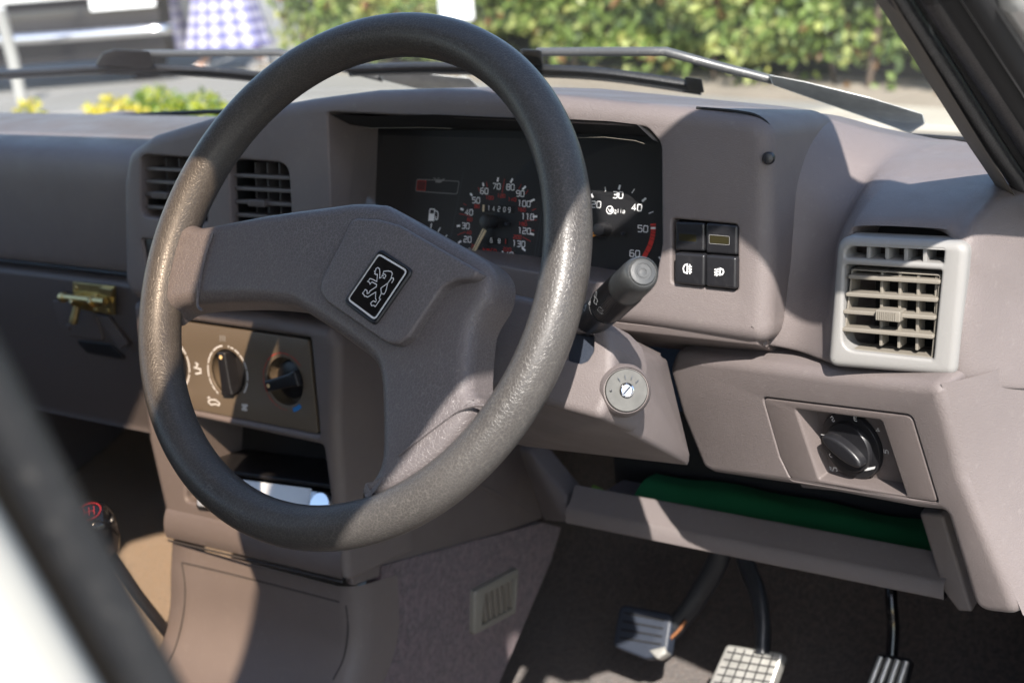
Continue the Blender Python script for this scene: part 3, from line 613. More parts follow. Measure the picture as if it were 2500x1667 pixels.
# ---- right end of the dashboard: scooped moulding round the outer vent
VX_ = (.295, .340)
def st_(x, *pts):
    a, b = pts[-2]; pts = pts[:-1]+((a+.004, b-.006), (a+.02, b-.009), (a+.05, b-.010))
    ins = (.245, -.003) if x in VX_ else ((pts[4][0]+pts[5][0])/2, (pts[4][1]+pts[5][1])/2)
    pts = pts[:5]+(ins,)+pts[5:]
    return [Vector((x, y, z)) for y, z in pts]
secs = [st_(.170, (.44, .034), (.36, .056), (.30, .066), (.26, .040), (.245, .0), (.235, -.05), (.226, -.086), (.25, -.1)),
        st_(.205, (.44, .034), (.36, .056), (.29, .064), (.25, .040), (.234, .0), (.224, -.05), (.216, -.086), (.24, -.1)),
        st_(.235, (.43, .032), (.36, .044), (.30, .042), (.257, .016), (.240, -.018), (.226, -.05), (.212, -.087), (.235, -.1)),
        st_(.258, (.42, .030), (.36, .034), (.30, .028), (.255, .006), (.232, -.018), (.214, -.05), (.200, -.087), (.225, -.1)),
        st_(.272, (.415, .029), (.36, .032), (.30, .029), (.248, .016), (.206, -.006), (.193, -.05), (.190, -.086), (.215, -.1)),
        st_(.282, (.413, .029), (.36, .032), (.30, .030), (.244, .020), (.198, .003), (.191, -.05), (.189, -.084), (.212, -.1)),
        st_(.295, (.41, .028), (.36, .031), (.30, .030), (.240, .022), (.194, .008), (.245, -.05), (.245, -.083), (.26, -.1)),
        st_(.340, (.40, .026), (.36, .029), (.31, .028), (.240, .022), (.194, .009), (.245, -.05), (.245, -.083), (.26, -.1)),
        st_(.358, (.395, .025), (.36, .028), (.31, .027), (.240, .020), (.193, .008), (.187, -.05), (.186, -.084), (.21, -.1)),
        st_(.370, (.39, .024), (.36, .027), (.31, .025), (.242, .017), (.193, .005), (.184, -.05), (.182, -.087), (.21, -.1)),
        st_(.385, (.39, .020), (.365, .022), (.33, .016), (.270, .000), (.222, -.018), (.205, -.06), (.196, -.092), (.22, -.1)),
        st_(.402, (.40, .004), (.38, .000), (.35, -.012), (.305, -.03), (.262, -.045), (.235, -.07), (.222, -.099), (.25, -.11)),
        st_(.425, (.41, -.02), (.40, -.03), (.385, -.04), (.355, -.055), (.318, -.07), (.285, -.085), (.264, -.106), (.28, -.11))]
cols = [smooth(s, 5) for s in secs]
grid = [[None]*len(cols) for _ in cols[0]]
for j in range(len(cols[0])):
    grid[j] = smooth([c[j] for c in cols], 5)
loft('outer_end', grid, M['dash'], dash, ang=70, flip=True)
# outer vent
VF = Fr((0, .178, 0), (1, 0, 0), (0, .05, 1)); zo = Zm(1980, 560, 4.126)
rv = empty('outer_air_vent'); rv.parent = dash; rv['label'] = 'pale grey outer air vent with beige slats'
vo = VF.pts([(258, 72), (1580, 135), (1450, 1490), (152, 1385)], zo)
h1 = rpoly(VF.pts([(345, 285), (350, 215), (410, 175), (1338, 215), (1328, 345)], zo), [.002, .006, .006, .001, .001])
h2 = rpoly(VF.pts([(335, 355), (1315, 415), (1228, 1312), (310, 1215)], zo), [.003, .0015, .002, .010])
plate('frame', VF, rpoly(vo, [.011, .008, .007, .007]), M['vent'], rv, depth=.02, bevel=.0055, holes=[h1, h2], hb=.0022, seg=5)
for x in (560, 748, 938, 1130):
    q = VF.px(zo(x, 250)); plate('fin', VF.up(-.003), rect(q[0]-.0013, q[0]+.0013, q[1]-.0065, q[1]+.0055), M['vent'], rv, depth=.02, bevel=.0005)
plate('duct', VF.up(-.055), rect(.283, .364, -.092, .004), M['blackm'], rv, depth=.004, bevel=0)
IFr = VF.up(-.005); inn = rpoly(IFr.pts([(405, 400), (1310, 455), (1228, 1308), (305, 1205)], zo), [.001, .001, .001, .008])
inn_h = rpoly(IFr.pts([(420, 415), (1290, 470), (1208, 1285), (330, 1190)], zo), [.001, .001, .001, .006])
plate('louvre_frame', IFr, inn, M['slat'], rv, depth=.018, bevel=.0006, holes=[inn_h], hb=.0005)
SVF = VF.up(-.001)
for (x0, y0, x1, y1) in ((372, 478, 1300, 535), (347, 655, 1275, 715), (322, 830, 1255, 895), (297, 1005, 1235, 1085)):
    a, b = SVF.px(zo(x0, y0)), SVF.px(zo(x1, y1)); e = .0014
    plate('slat', SVF, rpoly([(a[0], a[1]-e), (b[0], b[1]-e), (b[0], b[1]+e), (a[0], a[1]+e)], .0012, 3), M['slat'], rv, depth=.013, bevel=.0006)
for (x0, y0, x1, y1) in ((722, 450, 625, 1190), (905, 460, 808, 1212), (1088, 475, 992, 1235), (1268, 490, 1178, 1250)):
    a, b = SVF.px(zo(x0, y0)), SVF.px(zo(x1, y1)); um = (a[0]+b[0])/2
    plate('vane', SVF.up(-.006), rpoly([(um-.0010, b[1]), (um+.0010, b[1]), (um+.0010, a[1]), (um-.0010, a[1])], .0006, 2), M['slat'], rv, depth=.013, bevel=.0004)
tu, tv = SVF.px(zo(795, 860)); tb = plate('tab', SVF.up(.0045), rect(tu-.0085, tu+.0085, tv-.0036, tv+.0036, .001), M['slat'], rv, depth=.012, bevel=.0007)
for k in range(-5, 6): plate('rib', SVF.up(.0052), rect(tu-.001+k*.0013-.0003, tu-.001+k*.0013+.0003, tv-.003, tv+.003), M['slat'], tb, depth=.001, bevel=.0001, seg=1)

# ---- lower panel under the hood, with headlamp adjuster
PFr = Fr((.2, .212, -.12), (1, -.30, 0), (0, -.24, 1)); zl = Zm(1900, 850, 2.24)
lo = PFr.pts([(1532, 850), (1545, 812), (1760, 838), (1905, 858), (2140, 884)])+PFr.pts([(888, 228), (935, 400), (1010, 700), (1130, 1000), (1330, 1480), (1070, 1450), (1000, 1210), (905, 905), (760, 890)], zl)+PFr.pts([(1830, 1120), (1640, 1092), (1612, 1078), (1560, 950)])
hp = rpoly(PFr.pts([(1750, 911), (2095, 953), (2157, 1157), (1815, 1102), (1790, 1050)]), [.005, .005, .004, .005, .01])
plate('lower_panel', PFr, rpoly(lo, [.014, .013, 0, 0, .02, .02, .05, .05, 0, .013, .013, .02, .003, .005, 0, .013, .014, .05]), M['dash'], dash, depth=.05, bevel=.0085, holes=[hp], hb=.0012, seg=6, hd=.03)
adj = empty('headlamp_adjuster'); adj.parent = dash; adj['label'] = 'headlamp level dial in a slanted recessed panel'
AF = PFr.up(-.0006); za = Zm(1850, 950, 5.227)
ho = rpoly(AF.pts([(1753, 914), (2093, 956), (2153, 1154), (1817, 1100), (1792, 1050)]), [.005, .005, .004, .005, .01])
rec = AF.pts([(480, 262), (1575, 405), (1890, 1360), (780, 1150)], za)
plate('panel', AF, ho, M['dash2'], adj, depth=.026, bevel=.0012, holes=[rpoly(rec, .002)], hb=.0022, seg=4)
KF = Fr(AF.o-AF.n*.022, (1, -.30, 0), (0, -.12, 1))
plate('recess_floor', KF, rpoly(KF.pts([(300, 150), (1750, 300), (2000, 1400), (560, 1250)], za), .002), M['dash2'], adj, depth=.003, bevel=0)
# sloping ledge at the foot of the recess
fl = [KF.W(*KF.px(za(x, y)), .0005) for x, y in ((830, 1060), (1450, 1150), (1870, 1260))]; fe = [AF.W(*AF.px(za(x, y)), -.001) for x, y in ((770, 1160), (1300, 1262), (1895, 1370))]
loft('ledge', [fl, fe], M['dash'], adj)
kc = KF.px(za(1235, 690)); KC = KF.W(*kc)
dial = lathe('dial', KC, KF.n, [(.0262, .001), (.0262, .0040), (.0255, .0050), (.0200, .0053), (.0194, .0075), (.0186, .0085), (.012, .0088)], M['black'], adj, n=56)
g1 = Vector(KF.px(za(960, 480)))-Vector(kc); g2 = Vector(KF.px(za(1500, 890)))-Vector(kc); gd = (g2-g1).normalized(); gn = Vector((-gd.y, gd.x)); gl_ = .0184
gp = [Vector(kc)+gd*(gl_*math.cos(a))*1.0+gn*(.0068*math.sin(a)) for a in [2*math.pi*k/28 for k in range(28)]]
plate('grip', KF.up(.0165), [tuple(p) for p in gp], M['black'], dial, depth=.009, bevel=.0026, seg=5)
DLF = KF.up(.0051)
for t, x, y, rt in (('0', 942, 835, -.75), ('1', 832, 578, -1.5), ('2', 958, 378, -2.4), ('3', 1250, 372, 3.14), ('4', 1535, 520, 2.4), ('5', 1640, 792, 1.5)):
    text('numeral', DLF, t, DLF.px(za(x, y)), .0036, M['white'], dial, wd=.0006, rot=rt, h=.0003)
fills('wedge_mark', DLF, [DLF.pts([(1220, 985), (1300, 1000), (1400, 998), (1508, 980), (1495, 1012), (1400, 1035), (1300, 1035), (1225, 1018), (1242, 1002)], za)], M['white'], dial, .0004)
fills('index_mark', KF, [KF.pts([(1322, 1052), (1362, 1116), (1290, 1110)], za)], M['white'], adj, .0004)
ribbon('lamp_symbol', KF, [KF.pts(l, za) for l in ([(958, 1040), (975, 995), (1005, 1000), (1018, 1030), (1000, 1055), (958, 1040)], [(915, 985), (945, 1000)], [(918, 1005), (945, 1020)], [(920, 1025), (945, 1038)], [(925, 1045), (942, 1055)])], .0009, M['white'], adj, .0004)
# right flank of the dashboard, towards the door
rt0 = [PFr.W(*PFr.px(zl(x, y)), -.004) for x, y in ((870, 205), (925, 400), (1000, 700), (1120, 1000), (1322, 1478))]
rows = [rt0, [p+Vector((.008, .008, 0)) for p in rt0], [p+Vector((.024, .034, .001)) for p in rt0], [p+Vector((.05, .10, .004)) for p in rt0], [p+Vector((.06, .20, .004)) for p in rt0]]
loft('door_flank', [list(r) for r in zip(*[smooth(list(r), 4) for r in zip(*rows)])], M['dash'], dash, ang=70, flip=False)
fs_ = [PFr.W(*PFr.px(zl(x, y)), -.004)+Vector((.010, .0105, .0012)) for x, y in ((925, 380), (1000, 700), (1120, 1000), (1322, 1478))]

# ---- parcel shelf
tray = empty('parcel_shelf'); tray.parent = dash; tray['label'] = 'open parcel shelf along the bottom of the dashboard'
TY = .375
def ty(x, y, Y=TY): return aY(F(x, y), Y)
xa, xb = ty(1300, 1150).x, ty(2170, 1350).x
zt = (ty(1300, 1135).z+ty(2150, 1285).z)/2; zb_ = (ty(1290, 1185).z+ty(2170, 1393).z)/2
lp = [Vector(p) for p in ((.30, zt-.028, 0), (.222, zt-.024, 0), (.214, zt-.008, 0), (.207, zt-.001, 0), (.200, zt, 0), (.192, zt-.004, 0), (.190, zt-.012, 0), (.185, zt-.015, 0), (.182, zt-.020, 0), (.184, zb_, 0), (.20, zb_-.004, 0), (.30, zb_-.006, 0))]
lp = [Vector((y+.191, z, 0)) for y, z in ((.33, zt-.03), (.216, zt-.026), (.207, zt-.002), (.204, zt), (.201, zt-.001), (.190, zt-.014), (.186, zt-.0155), (.182, zt-.019), (.181, zb_+.002), (.184, zb_), (.33, zb_-.004))]
sweep('shelf_lip', lp, [xa, (xa+xb)/2, xb], M['dash'], tray)
TFm = Fr((0, .345, 0), (1, 0, 0), (0, -.1, 1))
plate('shelf_end', TFm, rpoly(TFm.pts([(768, 900), (880, 908), (905, 925), (1062, 1445), (985, 1440), (900, 1330)], zl), .003), M['dash'], tray, depth=.09, bevel=.003)
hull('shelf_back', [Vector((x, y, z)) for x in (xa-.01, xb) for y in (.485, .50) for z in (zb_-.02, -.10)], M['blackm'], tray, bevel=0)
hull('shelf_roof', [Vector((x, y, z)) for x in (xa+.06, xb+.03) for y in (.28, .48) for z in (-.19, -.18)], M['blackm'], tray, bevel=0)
# left end of the shelf: slanting web towards the console
wl_ = [(1190, 1028, .43), (1250, 1195, .41), (1300, 1200, .375), (1300, 1140, .39), (1215, 1035, .42)]
hull('shelf_web', [aY(F(x, y), Y) for x, y, Y in wl_]+[aY(F(x, y), Y)+Vector((.0, .03, 0)) for x, y, Y in wl_], M['dash'], tray, bevel=.003)
# green cloth in the shelf
gc = tag(empty('cloth'), 'folded dark green cloth lying in the parcel shelf', 'cloth')
xs = [xa+.05+(xb-xa-.055)*i/40 for i in range(41)]; rows = []
for x in xs:
    r = []
    for k in range(15):
        t = k/14; y = .399+.07*t; a = math.sin(x*60+t*5)*.0012+math.sin(x*23)*.0015
        zz_ = zt-.026+.022*math.sin(min(1, t*1.35)*math.pi/2)*(1-.3*max(0, t-.6))+a*min(1, t*3)
        r.append(Vector((x, y, zz_)))
    rows.append(r)
loft('fold', rows, M['green'], gc, ang=80)
lf = tag(hull('paper_scrap', [aY(F(x, y), Y) for x, y, Y in ((1352, 1128, .406), (1362, 1112, .411), (1385, 1122, .407), (1405, 1140, .405), (1388, 1142, .403))]+[aY(F(1375, 1138), .401)], M['lime'], None, bevel=.0005), 'crumpled lime green scrap at the left end of the shelf', 'scrap')
hull('shelf_floor', [Vector((x, y, z)) for x in (xa, xb) for y in (.405, .48) for z in (zt-.034, zt-.03)], M['dash2'], tray, bevel=0)
# ================================================================== centre console
con = tag(empty('centre_console'), 'brown plastic centre console with heater dials, open slot and flared foot', 'console')
CF = Fr((0, .20, -.10), (1, 0, 0), (0, .09, 1)); zh = Zm(420, 780, 5.2275)
co = CF.pts([(298, 692), (600, 722), (755, 752), (775, 790), (772, 1000), (795, 1338), (388, 1242), (335, 1010)])
ch = rpoly(CF.pts([(330, 722), (712, 776), (733, 1000), (345, 925)]), .003)
oh = rpoly(CF.pts([(430, 955), (742, 1022), (766, 1205), (760, 1222), (425, 1150)]), [.004, .006, .004, .004, .006])
plate('housing', CF, rpoly(co, [.008, 0, .012, .015, 0, .004, .004, 0]), M['dash2'], con, depth=.10, bevel=.011, holes=[ch, oh], hb=.004, seg=6, hd=.08)
hcp = empty('heater_panel'); hcp.parent = con; hcp['label'] = 'brown heater panel with three black dials'
HP = CF.up(-.003)
# dial centres and openings from their white rings
def ell(cx, cy, rx, ry, n=40, f=None): return [HP.px(zh(cx+rx*math.cos(a), cy+ry*math.sin(a))) for a in [2*math.pi*k/n for k in range(n)]]
dc = [HP.px(zh(-15, 580)), HP.px(zh(712, 680)), HP.px(zh(1440, 790))]
# openings are true circles on the panel, their radius read from the vertical extent
rd = abs(HP.px(zh(712, 330))[1]-HP.px(zh(712, 1060))[1])/2*.93
holes = [arc(c[0], c[1], rd*.86, 0, 360, 40)[:-1] for c in dc]
plate('face', HP, rpoly(HP.pts([(335, 726), (708, 780), (730, 996), (350, 922)]), .003), M['climate'], hcp, depth=.004, bevel=.0008, holes=holes, hb=.0008)
plate('well_floor', HP.up(-.014), rpoly(HP.pts([(335, 726), (708, 780), (730, 996), (350, 922)]), .003), M['climate'], hcp, depth=.002, bevel=0)
ggold = mat('dial_dot', (.75, .55, .28), .4)
for k, (c, ang) in enumerate(zip(dc, (55, 96, 197))):
    loft('well_wall', [[HP.W(x, y, z) for x, y in arc(*c, rd*.86, 0, 360, 40)] for z in (-.014, -.001)], M['climate'], hcp, flip=True)
    kb = lathe('knob', HP.W(*c, -.013), HP.n, [(rd*.70, 0), (rd*.68, .004), (rd*.62, .005), (.003, .0055)], M['black'], hcp, n=40)
    a = math.radians(ang); d = Vector((math.cos(a), math.sin(a))); n2 = Vector((-d.y, d.x)); C2 = Vector(c)
    gp = rpoly([tuple(C2+d*s*rd*.80+n2*t*rd) for s, t in ((1, .20), (-.55, .24), (-1.0, .30), (-1.0, -.30), (-.55, -.24), (1, -.20))], .002)
    plate('grip', HP.up(.006), gp, M['black'], kb, depth=.016, bevel=.0018, seg=4)
    p = C2+d*rd*.62; lathe('dot', HP.W(p.x, p.y, .0058), HP.n, [(.0019, 0), (.0018, .0006), (.0009, .0006), (.0008, .0002)], ggold, kb, n=16)
segs = lambda c, r, L: [arc(*c, r, a, b, 10) for a, b in L]
ribbon('white_scale', HP, segs(dc[0], rd, [(110, 66), (62, 30), (26, -10), (-14, -60)]), .0016, M['white'], hcp)
ribbon('white_scale', HP, segs(dc[1], rd, [(100, 132), (136, 165), (169, 195), (198, 212), (214, 226), (229, 236), (84, 80), (76, 68), (64, 50), (47, 32), (29, 14), (11, -10), (-14, -40)]), .0014, M['white'], hcp)
ribbon('red_scale', HP, segs(dc[2], rd*1.02, [(40, 70), (73, 105), (108, 140), (143, 175), (178, 210), (213, 235), (238, 246), (250, 256), (260, 264), (268, 271)]), .0007, M['red'], hcp)
ribbon('blue_scale', HP, segs(dc[2], rd*1.04, [(288, 312)]), .0042, M['blue'], hcp, .0004)
def blob(pts): return rpoly(HP.pts(pts, zh), .0006, 3)
ribbon('heater_symbol', HP, [HP.pts(l, zh) for l in ([(455, 1000), (480, 985), (475, 1010)], [(462, 1040), (500, 1020), (560, 1022), (610, 1070), (600, 1095), (560, 1075), (500, 1085), (462, 1045)])], .0013, M['white'], hcp)
ribbon('heater_symbol', HP, [HP.pts(l, zh) for l in ([(300, 550), (330, 570), (310, 610), (330, 625), (365, 630), (370, 680), (300, 690)], [(285, 600), (300, 625)])], .0016, M['white'], hcp)
ribbon('fan_symbol', HP, [HP.pts(l, zh) for l in ([(895, 1080), (960, 1160)], [(965, 1085), (895, 1150)], [(930, 1075), (930, 1165)])], .0022, M['white'], hcp)
ribbon('demist_symbol', HP, [HP.pts(l, zh) for l in ([(620, 200), (620, 275)], [(648, 200), (648, 275)], [(676, 205), (676, 278)])], .0013, M['vent'], hcp)
# open slot and radio
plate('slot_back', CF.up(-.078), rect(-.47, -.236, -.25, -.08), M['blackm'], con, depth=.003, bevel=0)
hull('slot_floor', [CF.W(*CF.px(F(x, y)), h) for x, y in ((430, 1075), (752, 1120), (752, 1128), (430, 1083)) for h in (-.078, -.008)], M['black'], con, bevel=.001)
ldg = [CF.W(*CF.px(F(x, y)), h) for x, y, h in ((420, 1120, -.075), (770, 1200, -.075))], [CF.W(*CF.px(F(x, y)), h) for x, y, h in ((415, 1152, -.012), (768, 1224, -.012))], [CF.W(*CF.px(F(x, y)), h) for x, y, h in ((412, 1165, 0), (768, 1236, 0))]
loft('slot_ledge', list(ldg), M['dash2'], con)
radio = tag(empty('car_radio'), 'silver faced car radio in the console slot, half behind the wheel rim', 'radio')
RF = Fr(CF.W(*CF.px(F(600, 1150)), -.004), (1, 0, 0), (0, .55, 1))
ro = rpoly(RF.pts([(452, 1090), (757, 1128), (768, 1206), (448, 1168)]), .005)
plate('body', RF, ro, M['black'], radio, depth=.05, bevel=.003)
plate('fascia', RF.up(.002), rpoly(RF.pts([(458, 1094), (755, 1132), (764, 1200), (455, 1162)]), .004), M['silver'], radio, depth=.002, bevel=.0008)
plate('display', RF.up(.0024), rpoly(RF.pts([(560, 1102), (718, 1122), (712, 1166), (560, 1150)]), .002), M['lcd'], radio, depth=.002, bevel=.0003)
lathe('volume_knob', RF.W(*RF.px(F(752, 1162)), .002), RF.n, [(.013, 0), (.0125, .008), (.011, .010), (.004, .0102)], M['chrome'], radio, n=30)
for x in (725, 480, 510): plate('button', RF.up(.0045), rect(*(lambda c: (c[0]-.004, c[0]+.004, c[1]-.002, c[1]+.002))(RF.px(F(x, 1150)))), M['silver'], radio, depth=.003, bevel=.0006)
# rounded bottom roll
bl, br = CF.W(*CF.px(F(388, 1236))), CF.W(*CF.px(F(792, 1332)))
pr = [(0.03, .040), (.006, .034), (-.001, .026), (-.004, .015), (-.0035, .006), (.0, .001), (.02, 0)]
loft('bottom_roll', [[Vector((p.x, p.y+a, p.z+b)) for a, b in [(v.x, v.y) for v in smooth([Vector((*q, 0)) for q in pr], 4)]] for p in (bl, br)], M['dash2'], con, ang=60, flip=True)
# driver's side of the console
hull('side_panel', [Vector((x, y, z)) for x in (-.232, -.2225) for y, z in ((.205, -.13), (.205, -.377), (.53, -.438), (.55, -.20))], M['dash2'], con, bevel=.004)
hull('side_rail', [aX(F(x, y), -.2215) for x, y in ((1080, 1100), (1130, 1135), (1245, 1195), (1190, 1150))]+[aX(F(x, y), -.228) for x, y in ((1080, 1100), (1245, 1195))], M['dash2'], con, bevel=.001)
# flared foot
Lp = [(.176, -.361), (.171, -.38), (.167, -.396), (.160, -.428), (.146, -.456), (.125, -.475), (.09, -.492), (.03, -.503), (-.06, -.51)]
Rp = [(.203, -.3795), (.203, -.392), (.202, -.402), (.197, -.437), (.180, -.467), (.155, -.487), (.115, -.502), (.05, -.511), (-.04, -.516)]
Lp = smooth([Vector((*q, 0)) for q in Lp], 4); Rp = smooth([Vector((*q, 0)) for q in Rp], 4)
rows = []
for a, b in zip(Lp, Rp):
    r = [Vector((-.452, a.x+.06, a.y-.003)), Vector((-.443, a.x+.004, a.y))]
    for k in range(9):
        t = k/8; r.append(Vector((-.438+.196*t, a.x*(1-t)+b.x*t, a.y*(1-t)+b.y*t)))
    r += [Vector((-.231, b.x+.003, b.y)), Vector((-.223, b.x+.012, b.y-.001)), Vector((-.2195, b.x+.03, b.y-.004)), Vector((-.2185, b.x+.062, b.y-.010))]
    rows.append(r)
foot = loft('foot', rows, M['dash2'], con, ang=60, flip=True)
gr = mat('groove', (.03, .026, .025), .7)
def foot_pt(p): return min((v for r in rows for v in r), key=lambda v: (v-p).length)
def onfoot(x, y):
    d = ray(F(x, y)).normalized(); best = None
    for i in range(len(rows)-1):
        for j in range(2, 11):
            for tri in ((rows[i][j], rows[i][j+1], rows[i+1][j+1]), (rows[i][j], rows[i+1][j+1], rows[i+1][j])):
                h = geometry.intersect_ray_tri(*tri, d, CAM, True)
                if h is not None and (best is None or (h-CAM).length < (best-CAM).length): best = h
    return best
for l in ([(418, 1291), (520, 1315), (650, 1348), (780, 1382)], [(418, 1291), (425, 1340), (423, 1400), (405, 1480), (380, 1530)], [(795, 1390), (800, 1440), (790, 1510), (765, 1560)]):
    q = [onfoot(*p) for p in l]; q = [p for p in q if p is not None]
    if len(q) > 1: tube('groove_line', smooth(q, 4), .0009, gr, con, n=6)
tube('shut_line', [bl+Vector((.002, -.003, -.0005)), br+Vector((-.001, -.003, -.0005))], .0012, gr, con, n=6)

# ---- gear lever
gear = tag(empty('gear_lever'), 'black gear lever knob with red markings on top, beside the door pillar', 'gear lever')
gc0 = aX(F(222, 1215), -.42); GA = Vector((.15, -.35, .92)).normalized()
lathe('knob', gc0, GA, [(.008, -.034), (.013, -.028), (.0185, -.012), (.0205, .003), (.0200, .013), (.0170, .020), (.012, .0225), (.004, .0235)], M['gloss'], gear, n=36, ang=60)
GF = Fr(gc0+GA*.0228, Vector((0, 0, 1)).cross(GA).cross(GA)*-1 if False else GA.orthogonal(), GA.cross(GA.orthogonal()))
rb = mat('gear_red', (.30, .02, .02), .3)
q = arc(0, 0, .0115, 0, 360, 24); q[-1] = q[0]
ribbon('shift_pattern', GF, [q, [(-.005, -.006), (-.005, .006)], [(0, -.006), (0, .006)], [(.005, -.006), (.005, .006)], [(-.005, 0), (.005, 0)]], .0009, rb, gear, .0009)
tube('shaft', [gc0-GA*.03, gc0-GA*.10+Vector((0, .01, 0)), gc0-GA*.20+Vector((0, .03, 0))], .006, M['black'], gear, n=12)

# ================================================================== footwell and floor
floor = tag(empty('floor'), None, None, None, 'structure')
fl = smooth([Vector((*p, 0)) for p in ((-1.6, -.67), (-.3, -.67), (.40, -.675), (.56, -.665), (.70, -.60), (.77, -.46), (.80, -.3), (.80, -.16))], 5)
def wav(x, y): return .004*math.sin(x*31+y*17)+.003*math.sin(x*67-y*43)
def fsheet(name, x0, x1, mt):
    n = 14; rows = []
    for p in fl: rows.append([Vector((x0+(x1-x0)*k/n, p.x, p.y+wav(x0+(x1-x0)*k/n, p.x))) for k in range(n+1)])
    return loft(name, rows, mt, floor, ang=80, flip=True)
fsheet('driver_carpet', -.45, .46, M['carpet']); fl = smooth([Vector((*p, 0)) for p in ((-1.6, -.60), (-.3, -.56), (.25, -.545), (.45, -.54), (.62, -.52), (.74, -.42), (.80, -.3), (.80, -.16))], 5)
fsheet('passenger_carpet', -1.1, -.455, M['tan'])
tun = [aX(F(x, y), -.2185) for x, y in ((880, 1300), (1250, 1200), (1292, 1212), (1268, 1290), (1215, 1420), (1150, 1568), (1090, 1690), (840, 1700))]
mv = hull('tunnel_carpet', [p+Vector((-.0015, 0, 0)) for p in tun]+[p+Vector((-.02, 0, 0)) for p in tun], M['mauve'], floor, bevel=.001)
loft('tunnel_top', [[Vector((x, y, z)) for x, z in ((-.445, -.62), (-.44, -.53), (-.42, -.518), (-.25, -.52), (-.232, -.53), (-.2245, -.62))] for y in (-1.5, .0, .34)], M['carpet'], floor, ang=50)
zf = Zm(450, 1080, 2.6133); fv = tag(empty('floor_vent'), 'small grey floor heater outlet set in the mauve carpet', 'floor vent')
VX = Fr((-.2165, 0, 0), (0, 1, 0), (0, 0, 1)); VX2 = VX
fo = rpoly(VX.pts([(1840, 945), (2125, 795), (2105, 1085), (1835, 1228)], zf), .005); fi = rpoly(VX.pts([(1905, 965), (2108, 855), (2092, 1050), (1885, 1165)], zf), .003)
fvg = mat('footvent_plastic', (.20, .19, .165), .4, dust=.1); plate('frame', VX.up(.003), fo, fvg, fv, depth=.014, bevel=.0025, holes=[fi], hb=.001)
plate('backing', VX.up(-.009), fo, M['black'], fv, depth=.002, bevel=0)
us = [p[0] for p in fi]; vv = [p[1] for p in fi]
for k in range(1, 7):
    u = min(us)+(max(us)-min(us))*k/7; plate('slat', VX.up(.0015), rpoly([(u-.0016, min(vv)), (u+.0016, min(vv)), (u+.0016, max(vv)), (u-.0016, max(vv))], .0005, 2), M['slat'], fv, depth=.008, bevel=.0006)
plate('kick_panel', Fr((.405, 0, 0), (0, -1, 0), (0, 0, 1)), rect(-.8, -.30, -.62, -.12), M['carpet'], floor, depth=.01, bevel=.002)

hull('bulkhead', [Vector((x, y, z)) for x in (-1.16, .46) for y in (.83, .86) for z in (-.75, -.15)], M['blackm'], floor, bevel=0)
hull('inner_bulkhead', [Vector((x, y, z)) for x in (-1.16, .37) for y in (.52, .53) for z in (-.30, .0)], M['blackm'], floor, bevel=0)
hull('left_door_trim', [Vector((x, y, z)) for x in (-1.17, -1.12) for y in (-1.5, .8) for z in (-.65, -.02)], M['dash2'], floor, bevel=.01)
hull('sill', [Vector((x, y, z)) for x in (.40, .50) for y in (-1.5, .8) for z in (-.68, -.54)], M['paint'], floor, bevel=.01)
# pedals
def pfr(p, Y, tilt): c = aY(F(*p), Y); return c, Fr(c, (1, 0, 0), (0, tilt, 1))
clutch = tag(empty('clutch_pedal'), 'leftmost pedal with dark blue-black ribbed rubber pad', 'pedal', 'foot pedals')
c, f = pfr((1475, 1450), .53, .75)
po = rpoly(f.pts([(1422, 1385), (1545, 1408), (1530, 1505), (1480, 1512), (1405, 1482)]), .009)
plate('pad', f, po, M['bluerub'], clutch, depth=.016, bevel=.004)
for t in (.2, .4, .6, .8):
    a = Vector(f.px(F(1425, 1385)))*(1-t)+Vector(f.px(F(1410, 1482)))*t; b = Vector(f.px(F(1543, 1410)))*(1-t)+Vector(f.px(F(1530, 1500)))*t
    tube('groove', [f.W(*(a*.9+b*.1), .0003), f.W(*(a*.12+b*.88), .0003)], .0011, M['blackm'], clutch, n=6)
hull('sunlit_tip', [f.W(*f.px(F(x, y)), h) for x, y in ((1488, 1492), (1528, 1482), (1532, 1500), (1510, 1514)) for h in (.001, -.014)], M['worn'], clutch, bevel=.003)  # pale tip stands in for a sun spot on the pad
tube('arm', smooth([aY(F(1530, 1455), .545), aY(F(1575, 1410), .555), aY(F(1615, 1350), .565), aY(F(1650, 1285), .57), aY(F(1668, 1230), .575)], 5), .0075, M['arm'], clutch, n=12, flat=1.6)
tube('rusty_strip', smooth([aY(F(1535, 1470), .535), aY(F(1558, 1448), .54), aY(F(1575, 1425), .545)], 4), .002, M['rust'], clutch, n=8)
brake = tag(empty('brake_pedal'), 'middle pedal with pale worn pad marked in squares', 'pedal', 'foot pedals')
c, f = pfr((1715, 1530), .50, .8)
po = rpoly(f.pts([(1668, 1478), (1800, 1498), (1765, 1600), (1622, 1580)]), .006)
plate('pad', f, po, M['worn'], brake, depth=.014, bevel=.003)
A0, B0, C0, D0 = (Vector(f.px(F(*p))) for p in ((1672, 1478), (1800, 1500), (1765, 1600), (1625, 1582)))
bil = lambda s, t: (A0*(1-s)+B0*s)*(1-t)+(D0*(1-s)+C0*s)*t
for k in range(1, 6): tube('groove', [f.W(*bil(k/6, .06), .0002), f.W(*bil(k/6, .95), .0002)], .0008, M['black'], brake, n=6)
for k in range(1, 6): tube('groove', [f.W(*bil(.05, k/6), .0002), f.W(*bil(.95, k/6), .0002)], .0008, M['black'], brake, n=6)
tube('arm', smooth([aY(F(1752, 1500), .515), aY(F(1752, 1430), .53), aY(F(1740, 1360), .545), aY(F(1715, 1295), .56), aY(F(1700, 1240), .57)], 5), .0085, M['arm'], brake, n=12, flat=1.6)
acc = tag(empty('accelerator_pedal'), 'rightmost pedal, narrow black pad with worn bright ribs', 'pedal', 'foot pedals')
